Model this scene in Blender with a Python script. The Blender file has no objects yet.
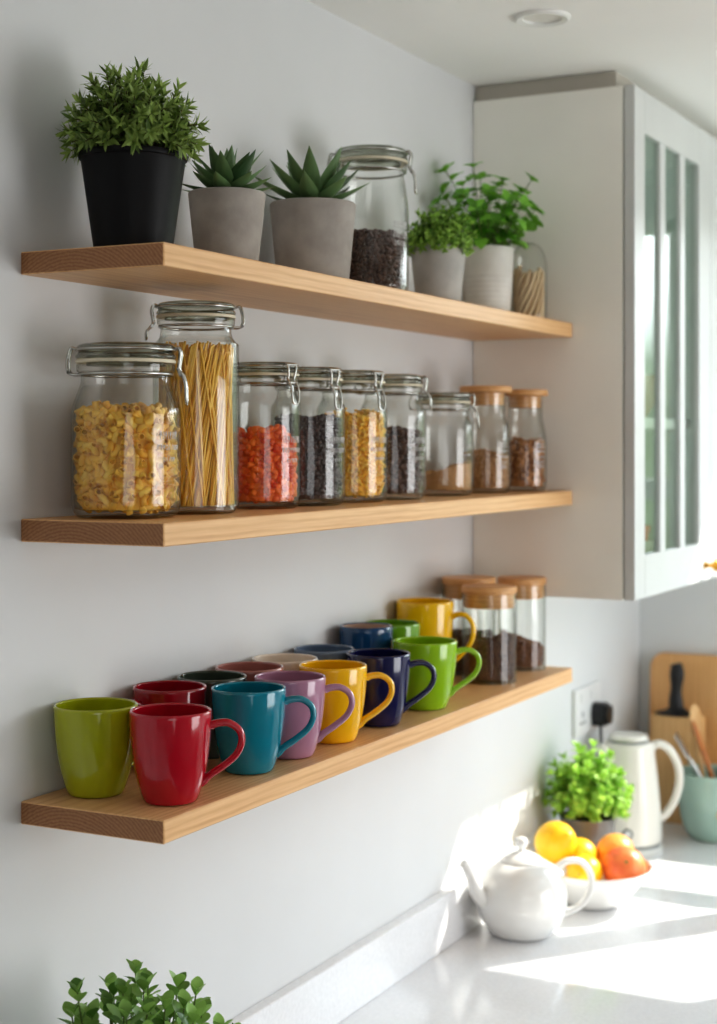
import bpy, math, random
from mathutils import Vector, Matrix, noise
R = math.radians
PI = math.pi
col = bpy.context.scene.collection
rnd = random.Random(7)

# ------------------------------------------------------------------ mesh builder
class MB:
    def __init__(s):
        s.v = []; s.f = []; s.m = []
    def add(s, vs, fs, mi=0, M=None):
        o = len(s.v)
        s.v += [(M @ Vector(p)) if M is not None else Vector(p) for p in vs]
        for f in fs:
            s.f.append([o + i for i in f]); s.m.append(mi)
    def box(s, a, b, mi=0, bev=0.0, M=None):
        x0, y0, z0 = a; x1, y1, z1 = b
        if bev <= 0:
            vs = [(x, y, z) for x in (x0, x1) for y in (y0, y1) for z in (z0, z1)]
            fs = [(0, 1, 3, 2), (4, 6, 7, 5), (0, 4, 5, 1), (2, 3, 7, 6), (0, 2, 6, 4), (1, 5, 7, 3)]
            s.add(vs, fs, mi, M); return
        c = [(x0 + x1) / 2, (y0 + y1) / 2, (z0 + z1) / 2]
        h = [(x1 - x0) / 2, (y1 - y0) / 2, (z1 - z0) / 2]
        idx = {}; vs = []
        for sx in (-1, 1):
            for sy in (-1, 1):
                for sz in (-1, 1):
                    for ax in range(3):
                        p = [c[0] + sx * (h[0] - bev), c[1] + sy * (h[1] - bev), c[2] + sz * (h[2] - bev)]
                        p[ax] = c[ax] + (sx, sy, sz)[ax] * h[ax]
                        idx[(sx, sy, sz, ax)] = len(vs); vs.append(tuple(p))
        fs = []
        for ax in range(3):
            o1, o2 = [k for k in range(3) if k != ax]
            for sg in (-1, 1):
                q = []
                for (u, w) in ((-1, -1), (1, -1), (1, 1), (-1, 1)):
                    t = [0, 0, 0]; t[ax] = sg; t[o1] = u; t[o2] = w
                    q.append(idx[(t[0], t[1], t[2], ax)])
                fs.append(q)
        for ax in range(3):
            o1, o2 = [k for k in range(3) if k != ax]
            for u in (-1, 1):
                for w in (-1, 1):
                    q = []
                    for (e, a2) in ((-1, o1), (1, o1), (1, o2), (-1, o2)):
                        t = [0, 0, 0]; t[ax] = e; t[o1] = u; t[o2] = w
                        q.append(idx[(t[0], t[1], t[2], a2)])
                    fs.append(q)
        for sx in (-1, 1):
            for sy in (-1, 1):
                for sz in (-1, 1):
                    fs.append([idx[(sx, sy, sz, k)] for k in range(3)])
        s.add(vs, fs, mi, M)
    def lathe(s, prof, seg=48, mi=0, M=None, squish=None):
        vs = []; rings = []
        for (r, z) in prof:
            if r < 1e-6:
                rings.append([len(vs)]); vs.append((0, 0, z))
            else:
                ring = []
                for k in range(seg):
                    a = 2 * PI * k / seg
                    rr = r
                    ring.append(len(vs)); vs.append((rr * math.cos(a), rr * math.sin(a), z))
                rings.append(ring)
        fs = []
        for A, B in zip(rings[:-1], rings[1:]):
            if len(A) == 1 and len(B) == 1: continue
            for k in range(seg):
                k2 = (k + 1) % seg
                if len(A) == 1: fs.append((A[0], B[k2], B[k]))
                elif len(B) == 1: fs.append((A[k], A[k2], B[0]))
                else: fs.append((A[k], A[k2], B[k2], B[k]))
        s.add(vs, fs, mi, M)
    def tube(s, pts, rad, seg=8, mi=0, M=None, caps=True, closed=False, flat=None, ref=None):
        """sweep: rad a number or list; flat=(sx,sy) makes an elliptical section (sx along the side vector)"""
        P = [Vector(p) for p in pts]; n = len(P)
        rad = rad if isinstance(rad, (list, tuple)) else [rad] * n
        T = []
        for i in range(n):
            if closed: t = P[(i + 1) % n] - P[i - 1]
            else: t = P[min(i + 1, n - 1)] - P[max(i - 1, 0)]
            T.append(t.normalized())
        u = Vector(ref) if ref is not None else (Vector((0, 0, 1)) if abs(T[0].z) < .9 else Vector((1, 0, 0)))
        u = (u - T[0] * u.dot(T[0])).normalized()
        vs = []; rings = []
        sx, sy = flat or (1, 1)
        for i in range(n):
            u = (u - T[i] * u.dot(T[i])).normalized(); w = T[i].cross(u)
            ring = []
            for k in range(seg):
                a = 2 * PI * k / seg
                ring.append(len(vs)); vs.append(P[i] + (u * math.cos(a) * sx + w * math.sin(a) * sy) * rad[i])
            rings.append(ring)
        fs = []
        pairs = list(zip(rings[:-1], rings[1:])) + ([(rings[-1], rings[0])] if closed else [])
        for A, B in pairs:
            for k in range(seg):
                k2 = (k + 1) % seg; fs.append((A[k], A[k2], B[k2], B[k]))
        if caps and not closed:
            fs.append(list(reversed(rings[0]))); fs.append(rings[-1])
        s.add(vs, fs, mi, M)
    def ball(s, c, r, seg=10, rings=6, mi=0, M=None):
        """r a number or a 3-vector; M applied before the shift by c"""
        rx, ry, rz = (r, r, r) if not isinstance(r, (tuple, list)) else r
        vs = [(0, 0, -rz)]
        for i in range(1, rings):
            a = -PI / 2 + PI * i / rings
            for k in range(seg):
                b = 2 * PI * k / seg
                vs.append((rx * math.cos(a) * math.cos(b), ry * math.cos(a) * math.sin(b), rz * math.sin(a)))
        vs.append((0, 0, rz)); fs = []
        for k in range(seg):
            fs.append((0, 1 + (k + 1) % seg, 1 + k))
            e = 1 + (rings - 2) * seg
            fs.append((e + k, e + (k + 1) % seg, len(vs) - 1))
        for i in range(rings - 2):
            for k in range(seg):
                k2 = (k + 1) % seg; a = 1 + i * seg
                fs.append((a + k, a + k2, a + seg + k2, a + seg + k))
        MM = Matrix.Translation(Vector(c)) @ (M if M is not None else Matrix())
        s.add(vs, fs, mi, MM)
    def prism(s, outline, z0, z1, mi=0, M=None):
        n = len(outline)
        vs = [(x, y, z0) for x, y in outline] + [(x, y, z1) for x, y in outline]
        fs = [list(range(n - 1, -1, -1)), list(range(n, 2 * n))]
        fs += [(i, (i + 1) % n, n + (i + 1) % n, n + i) for i in range(n)]
        s.add(vs, fs, mi, M)
    def leaf(s, p, d, up, L, W, fold=.25, curl=.2, tip=1.0, mi=0, n=5, shape=None):
        """thin leaf: midrib from p along d, bending by curl towards -up"""
        d = Vector(d).normalized(); up = Vector(up)
        up = up - d * up.dot(d)
        if up.length < 1e-4: up = d.orthogonal()
        up.normalize(); side = d.cross(up)
        vs = []; fs = []
        p = Vector(p)
        for i in range(n + 1):
            t = i / n
            w = shape(t) if shape else math.sin(PI * min(1, t ** .8 * .985)) ** .8
            w = max(w, .03) * W * .5
            c = p + d * L * t - up * curl * L * t * t
            vs += [c + side * w + up * fold * w, c, c - side * w + up * fold * w]
        for i in range(n):
            a = i * 3
            fs += [(a, a + 1, a + 4, a + 3), (a + 1, a + 2, a + 5, a + 4)]
        s.add(vs, fs, mi)
    def thick_leaf(s, p, d, up, L, W, T, curl=-.15, mi=0, n=9):
        d = Vector(d).normalized(); up = Vector(up); up = (up - d * up.dot(d)).normalized(); side = d.cross(up)
        p = Vector(p); rings = []; vs = []
        for i in range(n + 1):
            t = i / n
            w = (.72 + .9 * t - 1.62 * t * t) if t < .45 else (.797 * (1 - ((t - .45) / .55) ** 1.45))
            w = max(w * 1.2, .02) * W * .5; th = max(.02, (1 - t ** 1.3)) * T
            c = p + d * L * t - up * curl * L * t * t
            ring = []
            for (a, b) in ((1, .25), (.5, .12), (0, .02), (-.5, .12), (-1, .25), (-.6, -.6), (0, -.95), (.6, -.6)):
                ring.append(len(vs)); vs.append(c + side * a * w + up * b * th)
            rings.append(ring)
        fs = []
        for A, B in zip(rings[:-1], rings[1:]):
            for k in range(8):
                fs.append((A[k], A[(k + 1) % 8], B[(k + 1) % 8], B[k]))
        fs.append(rings[-1]); fs.append(list(reversed(rings[0])))
        s.add(vs, fs, mi)
    def build(s, name, mats, parent=None, angle=40, loc=None):
        me = bpy.data.meshes.new(name)
        me.from_pydata([tuple(v) for v in s.v], [], s.f)
        for m in (mats if isinstance(mats, (list, tuple)) else [mats]): me.materials.append(m)
        if any(s.m): me.polygons.foreach_set('material_index', s.m)
        me.polygons.foreach_set('use_smooth', [True] * len(me.polygons))
        me.update()
        if angle < 180: me.set_sharp_from_angle(angle=R(angle))
        o = bpy.data.objects.new(name, me); col.objects.link(o)
        if parent is not None: o.parent = parent
        if loc is not None: o.location = loc
        return o

def thing(name, label, cat, loc=(0, 0, 0), rz=0, group=None, kind=None):
    o = bpy.data.objects.new(name, None); col.objects.link(o)
    o.empty_display_size = .03
    o.location = loc; o.rotation_euler = (0, 0, rz)
    o['label'] = label; o['category'] = cat
    if group: o['group'] = group
    if kind: o['kind'] = kind
    return o
def tag(o, label, cat, group=None, kind=None):
    o['label'] = label; o['category'] = cat
    if group: o['group'] = group
    if kind: o['kind'] = kind
    return o
def struct(o, label=None, cat=None):
    o['kind'] = 'structure'
    if label: o['label'] = label
    if cat: o['category'] = cat
    return o
def smooth_path(pts, sub=6):
    P = [Vector(p) for p in pts]; out = []
    for i in range(len(P) - 1):
        p0 = P[max(i - 1, 0)]; p1 = P[i]; p2 = P[i + 1]; p3 = P[min(i + 2, len(P) - 1)]
        for k in range(sub):
            t = k / sub
            out.append(.5 * ((2 * p1) + (p2 - p0) * t + (2 * p0 - 5 * p1 + 4 * p2 - p3) * t * t + (3 * p1 - p0 - 3 * p2 + p3) * t ** 3))
    out.append(P[-1]); return out
def smooth_prof(pts, sub=5):
    return [(max(0, p.x), p.y) for p in smooth_path([(r, z, 0) for r, z in pts], sub)]
def rot_rand(r): 
    return Matrix.Rotation(r.uniform(0, 2 * PI), 4, 'Z') @ Matrix.Rotation(math.acos(r.uniform(-1, 1)), 4, 'Y') @ Matrix.Rotation(r.uniform(0, 2 * PI), 4, 'Z')

# ------------------------------------------------------------------ materials
def srgb(r, g, b):
    f = lambda c: c / 12.92 if c <= .04045 else ((c + .055) / 1.055) ** 2.4
    return (f(r / 255), f(g / 255), f(b / 255), 1)
class N:
    def __init__(s, name):
        s.mat = bpy.data.materials.new(name); s.mat.use_nodes = True
        s.nt = s.mat.node_tree; s.nt.nodes.clear()
        s.out = s.nt.nodes.new('ShaderNodeOutputMaterial')
    def n(s, t, **k):
        nd = s.nt.nodes.new(t)
        for a, b in k.items():
            if a.startswith('i_'):
                key = a[2:]; key = int(key) if key.isdigit() else key.replace('_', ' ')
                nd.inputs[key].default_value = b
            else: setattr(nd, a, b)
        return nd
    def l(s, a, b): s.nt.links.new(a, b)
    def ramp(s, fac, stops):
        r = s.n('ShaderNodeValToRGB'); e = r.color_ramp.elements
        while len(e) < len(stops): e.new(.5)
        for el, (p, c) in zip(e, stops): el.position = p; el.color = c
        s.l(fac, r.inputs[0]); return r.outputs[0]
    def coord(s, scale=(1, 1, 1), loc=(0, 0, 0), which='Object', rot=(0, 0, 0)):
        tc = s.n('ShaderNodeTexCoord'); mp = s.n('ShaderNodeMapping')
        mp.inputs['Scale'].default_value = scale; mp.inputs['Location'].default_value = loc; mp.inputs['Rotation'].default_value = rot
        s.l(tc.outputs[which], mp.inputs[0]); return mp.outputs[0]
    def noise(s, vec, scale, detail=3, rough=.5):
        nz = s.n('ShaderNodeTexNoise'); nz.inputs['Scale'].default_value = scale
        nz.inputs['Detail'].default_value = detail; nz.inputs['Roughness'].default_value = rough
        s.l(vec, nz.inputs['Vector']); return nz.outputs['Fac']
    def bump(s, h, strength=.2, dist=.002):
        b = s.n('ShaderNodeBump'); b.inputs['Strength'].default_value = strength; b.inputs['Distance'].default_value = dist
        s.l(h, b.inputs['Height']); return b.outputs[0]
    def bsdf(s, **k):
        b = s.n('ShaderNodeBsdfPrincipled')
        for a, v in k.items(): b.inputs[a.replace('_', ' ')].default_value = v
        s.l(b.outputs[0], s.out.inputs[0]); return b
def mix_rgb(m, fac, a, b, mode='MIX'):
    x = m.n('ShaderNodeMix', data_type='RGBA', blend_type=mode)
    for sock, v in ((x.inputs[0], fac), (x.inputs[6], a), (x.inputs[7], b)):
        if isinstance(v, (int, float, tuple)): sock.default_value = v
        else: m.l(v, sock)
    return x.outputs[2]
def varied(name, c1, c2, scale=8, rough=.5, spec=.5, bump=0, bscale=60, metallic=0, coat=0, dist=.001):
    m = N(name); b = m.bsdf(Roughness=rough, Metallic=metallic)
    b.inputs['Specular IOR Level'].default_value = spec; b.inputs['Coat Weight'].default_value = coat
    b.inputs['Coat Roughness'].default_value = .08
    v = m.coord()
    m.l(m.ramp(m.noise(v, scale), [(.3, c1), (.7, c2)]), b.inputs['Base Color'])
    if bump: m.l(m.bump(m.noise(v, bscale, 4), bump, dist), b.inputs['Normal'])
    return m.mat
def plain(name, c, rough=.5, metallic=0, coat=0, spec=.5):
    c2 = tuple(min(1, x * 1.06) for x in c[:3]) + (1,)
    return varied(name, c, c2, 5, rough, spec, 0, 60, metallic, coat)
def wood(name, light, mid, dark, ring=55, axis='Y', off=(-.07, 0, .11), rough=.42, fine=1.0, amp=1.0):
    m = N(name); b = m.bsdf(Roughness=rough)
    sc = {'Y': (1, .12, 1), 'Z': (1, 1, .12), 'X': (.12, 1, 1)}[axis]
    v = m.coord(sc, off)
    w = m.n('ShaderNodeTexWave', wave_type='RINGS', rings_direction=axis, wave_profile='SIN')
    w.inputs['Scale'].default_value = ring; w.inputs['Distortion'].default_value = 3.0
    w.inputs['Detail'].default_value = 2.5; w.inputs['Detail Scale'].default_value = 1.4; w.inputs['Detail Roughness'].default_value = .55
    m.l(v, w.inputs['Vector'])
    sf = {'Y': (260, 6, 260), 'Z': (260, 260, 6), 'X': (6, 260, 260)}[axis]
    fz = m.noise(m.coord(sf), fine, 3, .6)
    big = m.noise(m.coord(sc), 5, 2)
    c = m.ramp(w.outputs['Fac'], [(.0, dark), (.38, mid), (.8, light)])
    c = mix_rgb(m, .45 * amp, mid, c)
    c = mix_rgb(m, .35, c, m.ramp(fz, [(.3, dark), (.62, light)]))
    c = mix_rgb(m, .5, c, m.ramp(big, [(.3, mid), (.7, light)]), 'SOFT_LIGHT')
    m.l(c, b.inputs['Base Color'])
    m.l(m.bump(fz, .12, .0006), b.inputs['Normal'])
    return m.mat
def glass(name, tint=(.975, .98, .97, 1), edge=(.52, .53, .49, 1), refl=1.0, rough=.015, pw=2.6):
    """thin clear glass: mostly lets light straight through, mirrors more at a grazing angle, darker at its rims"""
    m = N(name)
    lw = m.n('ShaderNodeLayerWeight'); lw.inputs['Blend'].default_value = .5
    pwn = m.n('ShaderNodeMath', operation='POWER'); m.l(lw.outputs['Facing'], pwn.inputs[0]); pwn.inputs[1].default_value = pw
    tr = m.n('ShaderNodeBsdfTransparent'); m.l(mix_rgb(m, pwn.outputs[0], tint, edge), tr.inputs[0])
    gl = m.n('ShaderNodeBsdfGlossy'); gl.inputs['Roughness'].default_value = rough; gl.inputs[0].default_value = (1, 1, 1, 1)
    p5 = m.n('ShaderNodeMath', operation='POWER'); m.l(lw.outputs['Facing'], p5.inputs[0]); p5.inputs[1].default_value = 4.5
    mu = m.n('ShaderNodeMath', operation='MULTIPLY_ADD', use_clamp=True); m.l(p5.outputs[0], mu.inputs[0]); mu.inputs[1].default_value = .65 * refl; mu.inputs[2].default_value = .045 * refl
    mx = m.n('ShaderNodeMixShader'); m.l(mu.outputs[0], mx.inputs[0]); m.l(tr.outputs[0], mx.inputs[1]); m.l(gl.outputs[0], mx.inputs[2])
    m.l(mx.outputs[0], m.out.inputs[0]); return m.mat
def leafmat(name, dark, light, rough=.45, trans=.25, spec=.4):
    m = N(name); b = m.bsdf(Roughness=rough); b.inputs['Specular IOR Level'].default_value = spec
    g = m.n('ShaderNodeNewGeometry')
    c = m.ramp(g.outputs['Random Per Island'], [(0, dark), (.55, light), (1, tuple(min(1, x * 1.35) for x in light[:3]) + (1,))])
    m.l(c, b.inputs['Base Color'])
    if trans:
        t = m.n('ShaderNodeBsdfTranslucent'); m.l(c, t.inputs[0])
        mx = m.n('ShaderNodeMixShader'); mx.inputs[0].default_value = trans
        m.l(b.outputs[0], mx.inputs[1]); m.l(t.outputs[0], mx.inputs[2]); m.l(mx.outputs[0], m.out.inputs[0])
    return m.mat
def pieces(name, dark, light, rough=.5, spec=.4):
    m = N(name); b = m.bsdf(Roughness=rough); b.inputs['Specular IOR Level'].default_value = spec
    g = m.n('ShaderNodeNewGeometry')
    m.l(m.ramp(g.outputs['Random Per Island'], [(0, dark), (1, light)]), b.inputs['Base Color'])
    return m.mat
def ceramic(name, c, rough=.12):
    m = N(name); b = m.bsdf(Roughness=rough)
    b.inputs['Coat Weight'].default_value = .5; b.inputs['Coat Roughness'].default_value = .04
    v = m.coord(); nz = m.noise(v, 14, 2)
    m.l(m.ramp(nz, [(.3, tuple(x * .93 for x in c[:3]) + (1,)), (.7, c)]), b.inputs['Base Color'])
    m.l(m.bump(m.noise(v, 40, 2), .03, .001), b.inputs['Normal'])
    return m.mat

M_wall = varied('wall_paint', srgb(213, 214, 215), srgb(218, 219, 220), 3, .55, .3, .04, 220)
M_far = varied('far_wall_paint', srgb(172, 168, 162), srgb(178, 174, 168), 3, .7, .2)
M_ceil = varied('ceiling_paint', srgb(246, 245, 242), srgb(249, 248, 245), 3, .8, .2, .03, 200)
M_floor = wood('floor_boards', srgb(140, 126, 112), srgb(124, 110, 96), srgb(92, 80, 70), 12)
M_oak = wood('oak', srgb(229, 194, 154), srgb(217, 178, 136), srgb(184, 142, 102))
M_oak_end = wood('oak_end_grain', srgb(178, 140, 104), srgb(162, 123, 89), srgb(130, 95, 67), 80, amp=1.6)
M_cork = wood('lid_wood', srgb(222, 184, 140), srgb(208, 166, 122), srgb(180, 136, 94), 40, 'X')
M_board = wood('board_wood', srgb(228, 190, 146), srgb(216, 174, 126), srgb(184, 138, 92), 26, 'Z')
M_block = wood('block_wood', srgb(226, 194, 152), srgb(214, 178, 134), srgb(188, 148, 104), 30, 'Z')
M_spoon = wood('spoon_wood', srgb(206, 150, 100), srgb(190, 132, 84), srgb(160, 104, 62), 40, 'Z')
M_quartz = varied('white_quartz', srgb(223, 223, 225), srgb(232, 232, 234), 160, .13, .5)
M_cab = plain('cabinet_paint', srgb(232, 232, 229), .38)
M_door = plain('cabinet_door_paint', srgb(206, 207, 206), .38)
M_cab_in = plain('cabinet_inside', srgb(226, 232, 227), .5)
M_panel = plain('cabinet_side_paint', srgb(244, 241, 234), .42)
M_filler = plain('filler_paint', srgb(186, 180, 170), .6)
M_gap = plain('shadow_gap_rubber', srgb(150, 154, 142), .6)
M_brass = plain('brass', srgb(212, 160, 70), .25, 1)
M_steel = plain('steel_wire', srgb(196, 196, 192), .25, 1)
M_chrome = plain('brushed_steel', srgb(196, 198, 198), .3, 1)
M_glass = glass('jar_glass')
M_lidglass = glass('lid_glass', (.80, .82, .76, 1), (.30, .31, .27, 1), 1.6, .03, 1.3)
M_pane = glass('window_glass', (.97, .99, .98, 1), (.8, .86, .83, 1), 1.0)
M_cabglass = glass('cabinet_glass', (.88, .92, .895, 1), (.74, .8, .76, 1), .7)
M_inner = glass('inner_glass', (.985, .99, .985, 1), (.72, .76, .73, 1), .8, .02, 3)
M_gasket = plain('rubber_gasket', srgb(214, 205, 182), .5)
M_emboss = N('embossed_glass'); 
def _emb():
    m = M_emboss
    t = m.n('ShaderNodeBsdfTransparent'); d = m.n('ShaderNodeBsdfDiffuse'); d.inputs[0].default_value = (.9, .9, .9, 1)
    mx = m.n('ShaderNodeMixShader'); 
    m.l(m.ramp(m.noise(m.coord(), 300, 2), [(.3, (.6, .6, .6, 1)), (.7, (.95, .95, .95, 1))]), mx.inputs[0])
    m.l(t.outputs[0], mx.inputs[1]); m.l(d.outputs[0], mx.inputs[2]); m.l(mx.outputs[0], m.out.inputs[0])
_emb(); M_emboss = M_emboss.mat
M_blackpot = plain('black_matte_metal', srgb(20, 20, 22), .5, 0, 0, .22)
M_concrete = varied('concrete', srgb(156, 150, 144), srgb(178, 172, 166), 26, .85, .2, .25, 130)
M_concrete2 = varied('pale_concrete', srgb(172, 170, 166), srgb(192, 189, 185), 26, .85, .2, .2, 130)
M_whitepot = varied('white_stoneware', srgb(206, 202, 196), srgb(224, 221, 215), 20, .6, .3, .1, 120)
M_greypot = plain('grey_zinc', srgb(128, 124, 122), .45, .5)
M_soil = varied('soil', srgb(38, 27, 20), srgb(66, 48, 36), 90, .95, .1, .8, 180, dist=.004)
M_stem = plain('green_stem', srgb(92, 112, 52), .6)
M_stem_w = plain('brown_stem', srgb(84, 76, 46), .7)
L_black = leafmat('bushy_leaf', srgb(82, 106, 48), srgb(146, 168, 92), .45, .2)
L_succ = leafmat('succulent_leaf', srgb(58, 86, 52), srgb(102, 130, 86), .38, 0, .45)
L_herb = leafmat('thyme_leaf', srgb(104, 144, 56), srgb(158, 192, 94), .5, .25)
L_mint = leafmat('mint_leaf', srgb(88, 146, 48), srgb(132, 188, 76), .42, .35)
L_low = leafmat('round_leaf', srgb(84, 124, 54), srgb(138, 174, 92), .42, .25)
L_bright = leafmat('parsley_leaf', srgb(126, 176, 62), srgb(178, 214, 106), .45, .4)
M_white = ceramic('white_glaze', srgb(236, 235, 232), .1)
M_kettle = plain('kettle_enamel', srgb(226, 222, 213), .22, 0, .3)
M_kgrey = plain('kettle_grey_trim', srgb(126, 130, 128), .35)
M_kbase = plain('kettle_base', srgb(214, 214, 210), .3)
M_mint = ceramic('mint_glaze', srgb(172, 200, 188), .25)
M_orangemark = plain('orange_glaze', srgb(222, 158, 62), .3)
M_plastic_b = plain('black_plastic', srgb(26, 27, 30), .35)
M_plastic_w = plain('white_plastic', srgb(222, 222, 222), .3)

# ------------------------------------------------------------------ room
XW, YB, YF, ZC = 3.0, 3.69, -1.3, 2.475
WX0, WX1, WZ0, WZ1 = .50, 1.98, 1.36, 2.352        # window opening in the back wall
def slab(name, a, b, mat):
    m = MB(); m.box(a, b); return struct(m.build(name, mat))
slab('floor', (-.1, YF - .1, -.1), (XW + .1, YB + .2, 0), M_floor)
slab('ceiling', (-.1, YF - .1, ZC), (XW + .1, YB + .2, ZC + .1), M_ceil)
slab('wall_left', (-.1, YF - .1, 0), (0, YB + .2, ZC), M_wall)
slab('wall_right', (XW, YF - .1, 0), (XW + .1, YB + .2, ZC), M_far)
slab('wall_front', (0, YF - .1, 0), (XW, YF, ZC), M_far)
m = MB()
m.box((0, YB, 0), (WX0, YB + .06, ZC)); m.box((WX1, YB, 0), (XW, YB + .06, ZC))
m.box((WX0, YB, 0), (WX1, YB + .06, WZ0)); m.box((WX0, YB, WZ1), (WX1, YB + .06, ZC))
struct(m.build('wall_back', M_wall))
w = thing('window_1', 'white framed kitchen window in the end wall above the worktop', 'window', (0, YB + .01, 0)); w['kind'] = 'structure'
m = MB()
m.box((WX0, -.01, WZ0), (WX0 + .035, .05, WZ1)); m.box((WX1 - .035, -.01, WZ0), (WX1, .05, WZ1))
m.box((WX0, -.01, WZ1 - .03), (WX1, .05, WZ1)); m.box((WX0, -.01, WZ0), (WX1, .05, WZ0 + .035))
m.box((1.03, -.005, WZ0), (1.114, .045, WZ1)); m.box((1.50, -.005, WZ0), (1.58, .045, WZ1))
m.box((WX0, -.005, 1.672), (WX1, .045, 1.722))
struct(m.build('window_frame', M_cab, w))
m = MB(); m.add([(WX0 + .01, .02, WZ0 + .01), (WX1 - .01, .02, WZ0 + .01), (WX1 - .01, .02, WZ1 - .01), (WX0 + .01, .02, WZ1 - .01)], [(0, 1, 2, 3)]); struct(m.build('window_panes', M_pane, w))
m = MB(); m.box((WX0, -.045, WZ0 - .02), (WX1, -.011, WZ0 - .001)); struct(m.build('window_sill', M_cab, w))

# worktop, upstand, base units
ZT = .92
m = MB(); m.prism([(0, YF + .4), (.64, YF + .4), (.64, YB - .64), (XW, YB - .64), (XW, YB), (0, YB)], ZT - .03, ZT)
wt = m.build('worktop', M_quartz); tag(wt, 'glossy white stone worktop running along the wall under the shelves', 'worktop')
m = MB(); m.box((0.0, YF + .4, ZT), (.02, YB, ZT + .095), bev=.0015)
up = m.build('upstand', M_quartz); tag(up, 'low white stone upstand along the wall at the back of the worktop', 'upstand')
cabs = thing('base_cabinet', 'white base cabinets under the white stone worktop', 'cabinet', (0, 0, 0))
m = MB(); m.prism([(.002, YF + .4), (.58, YF + .4), (.58, YB - .6), (XW - .002, YB - .6), (XW - .002, YB - .002), (.002, YB - .002)], .1, ZT - .03); m.prism([(.002, YF + .4), (.53, YF + .4), (.53, YB - .55), (XW - .002, YB - .55), (XW - .002, YB - .002), (.002, YB - .002)], 0, .1)
m.build('carcass', M_cab, cabs)
for k in range(6):
    y0 = YF + .42 + k * .655
    m = MB(); m.box((.581, y0, .11), (.60, y0 + .64, ZT - .04), bev=.002)
    if y0 + .64 < YB - .62:
        d = m.build('door', M_cab, cabs)
        m = MB(); m.tube([(.6, y0 + .1, .82), (.625, y0 + .1, .82)], .006, 10); m.ball((.63, y0 + .1, .82), .012); m.build('knob', M_brass, d)

# ------------------------------------------------------------------ shelves
D, Y0, Y1, TH = .195, 1.381, 2.663, .0256
S1, S2, S3 = 2.0254, 1.7243, 1.4058
def shelf(z, label, seed):
    m = MB(); m.box((0, 0, -TH), (D, Y1 - Y0, 0), bev=.0012)
    o = m.build('wooden_shelf', [M_oak, M_oak_end], None, 30, (0.0005, Y0, z))
    for p in o.data.polygons:
        if p.normal.y < -.9: p.material_index = 1
    tag(o, label, 'shelf', 'oak wall shelves')
shelf(S1, 'top oak wall shelf, carrying the potted plants', 0)
shelf(S2, 'middle oak wall shelf, carrying the row of food jars', 1)
shelf(S3, 'bottom oak wall shelf, carrying the coloured mugs', 2)

# ------------------------------------------------------------------ wall cabinet
CY = 2.6645; CZ0, CZ1 = 1.531, 2.444
cab = thing('wall_cabinet', 'white wall cabinet with glazed doors at the end of the shelves', 'cabinet', (0, 0, 0))
m = MB(); m.box((.001, CY, CZ0), (.2885, CY + .018, CZ1), bev=.0008); m.build('side_panel', M_panel, cab)
m = MB()
m.box((.001, YB - .02, CZ0), (.285, YB - .002, CZ1)); m.box((.001, CY + .018, CZ0), (.285, YB - .02, CZ0 + .018)); m.box((.001, CY + .018, CZ1 - .018), (.285, YB - .02, CZ1))
m.box((.001, CY + .018, CZ0 + .018), (.008, YB - .02, CZ1 - .018))
m.build('carcass', M_cab_in, cab)
m = MB(); m.box((.008, CY + .018, 1.838), (.27, YB - .02, 1.858)); m.build('inside_shelf', M_cab, cab)
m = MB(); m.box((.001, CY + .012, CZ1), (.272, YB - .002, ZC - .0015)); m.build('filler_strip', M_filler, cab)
# soft seal round the opening
m = MB()
for (a, b) in (((.285, CY + .005, CZ0 + .004), (.2915, CY + .017, CZ1 - .004)), ((.285, YB - .018, CZ0 + .004), (.2915, YB - .006, CZ1 - .004)), ((.285, CY + .017, CZ0 + .004), (.2915, YB - .018, CZ0 + .016)), ((.285, CY + .017, CZ1 - .016), (.2915, YB - .018, CZ1 - .004))): m.box(a, b)
m.build('door_seal', M_gap, cab)
def cab_door(y0, y1, knob_y):
    DX0, DX1 = .2915, .311
    g0, g1 = y0 + .060, y1 - .086
    if knob_y < (y0 + y1) / 2: g0, g1 = y0 + .086, y1 - .060
    z0, z1 = 1.608, 2.368
    m = MB()
    m.box((DX0, y0, CZ0), (DX1, g0, CZ1), bev=.001); m.box((DX0, g1, CZ0), (DX1, y1, CZ1), bev=.001)
    m.box((DX0, g0, CZ0), (DX1, g1, z0), bev=.0006); m.box((DX0, g0, z1), (DX1, g1, CZ1), bev=.0006)
    wd = (g1 - g0 - 2 * .034) / 3
    for k in (1, 2):
        a = g0 + k * wd + (k - 1) * .034
        m.box((DX1 - .012, a, z0), (DX1 - .001, a + .034, z1), bev=.001)
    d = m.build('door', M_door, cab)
    m = MB(); m.box((DX1 - .010, g0 - .004, z0 - .004), (DX1 - .007, g1 + .004, z1 + .004)); m.build('glass_pane', M_cabglass, d)
    m = MB(); MM = Matrix.Translation((DX1, knob_y, 1.562)) @ Matrix.Rotation(PI / 2, 4, 'Y')
    m.lathe(smooth_prof([(.0, 0), (.008, .0), (.005, .006), (.0045, .014), (.010, .02), (.011, .026), (.007, .031), (0, .032)], 3), 20, M=MM)
    m.build('knob', M_brass, d)
cab_door(CY, 3.1745, 3.128); cab_door(3.1765, YB - .004, 3.22)
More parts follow.
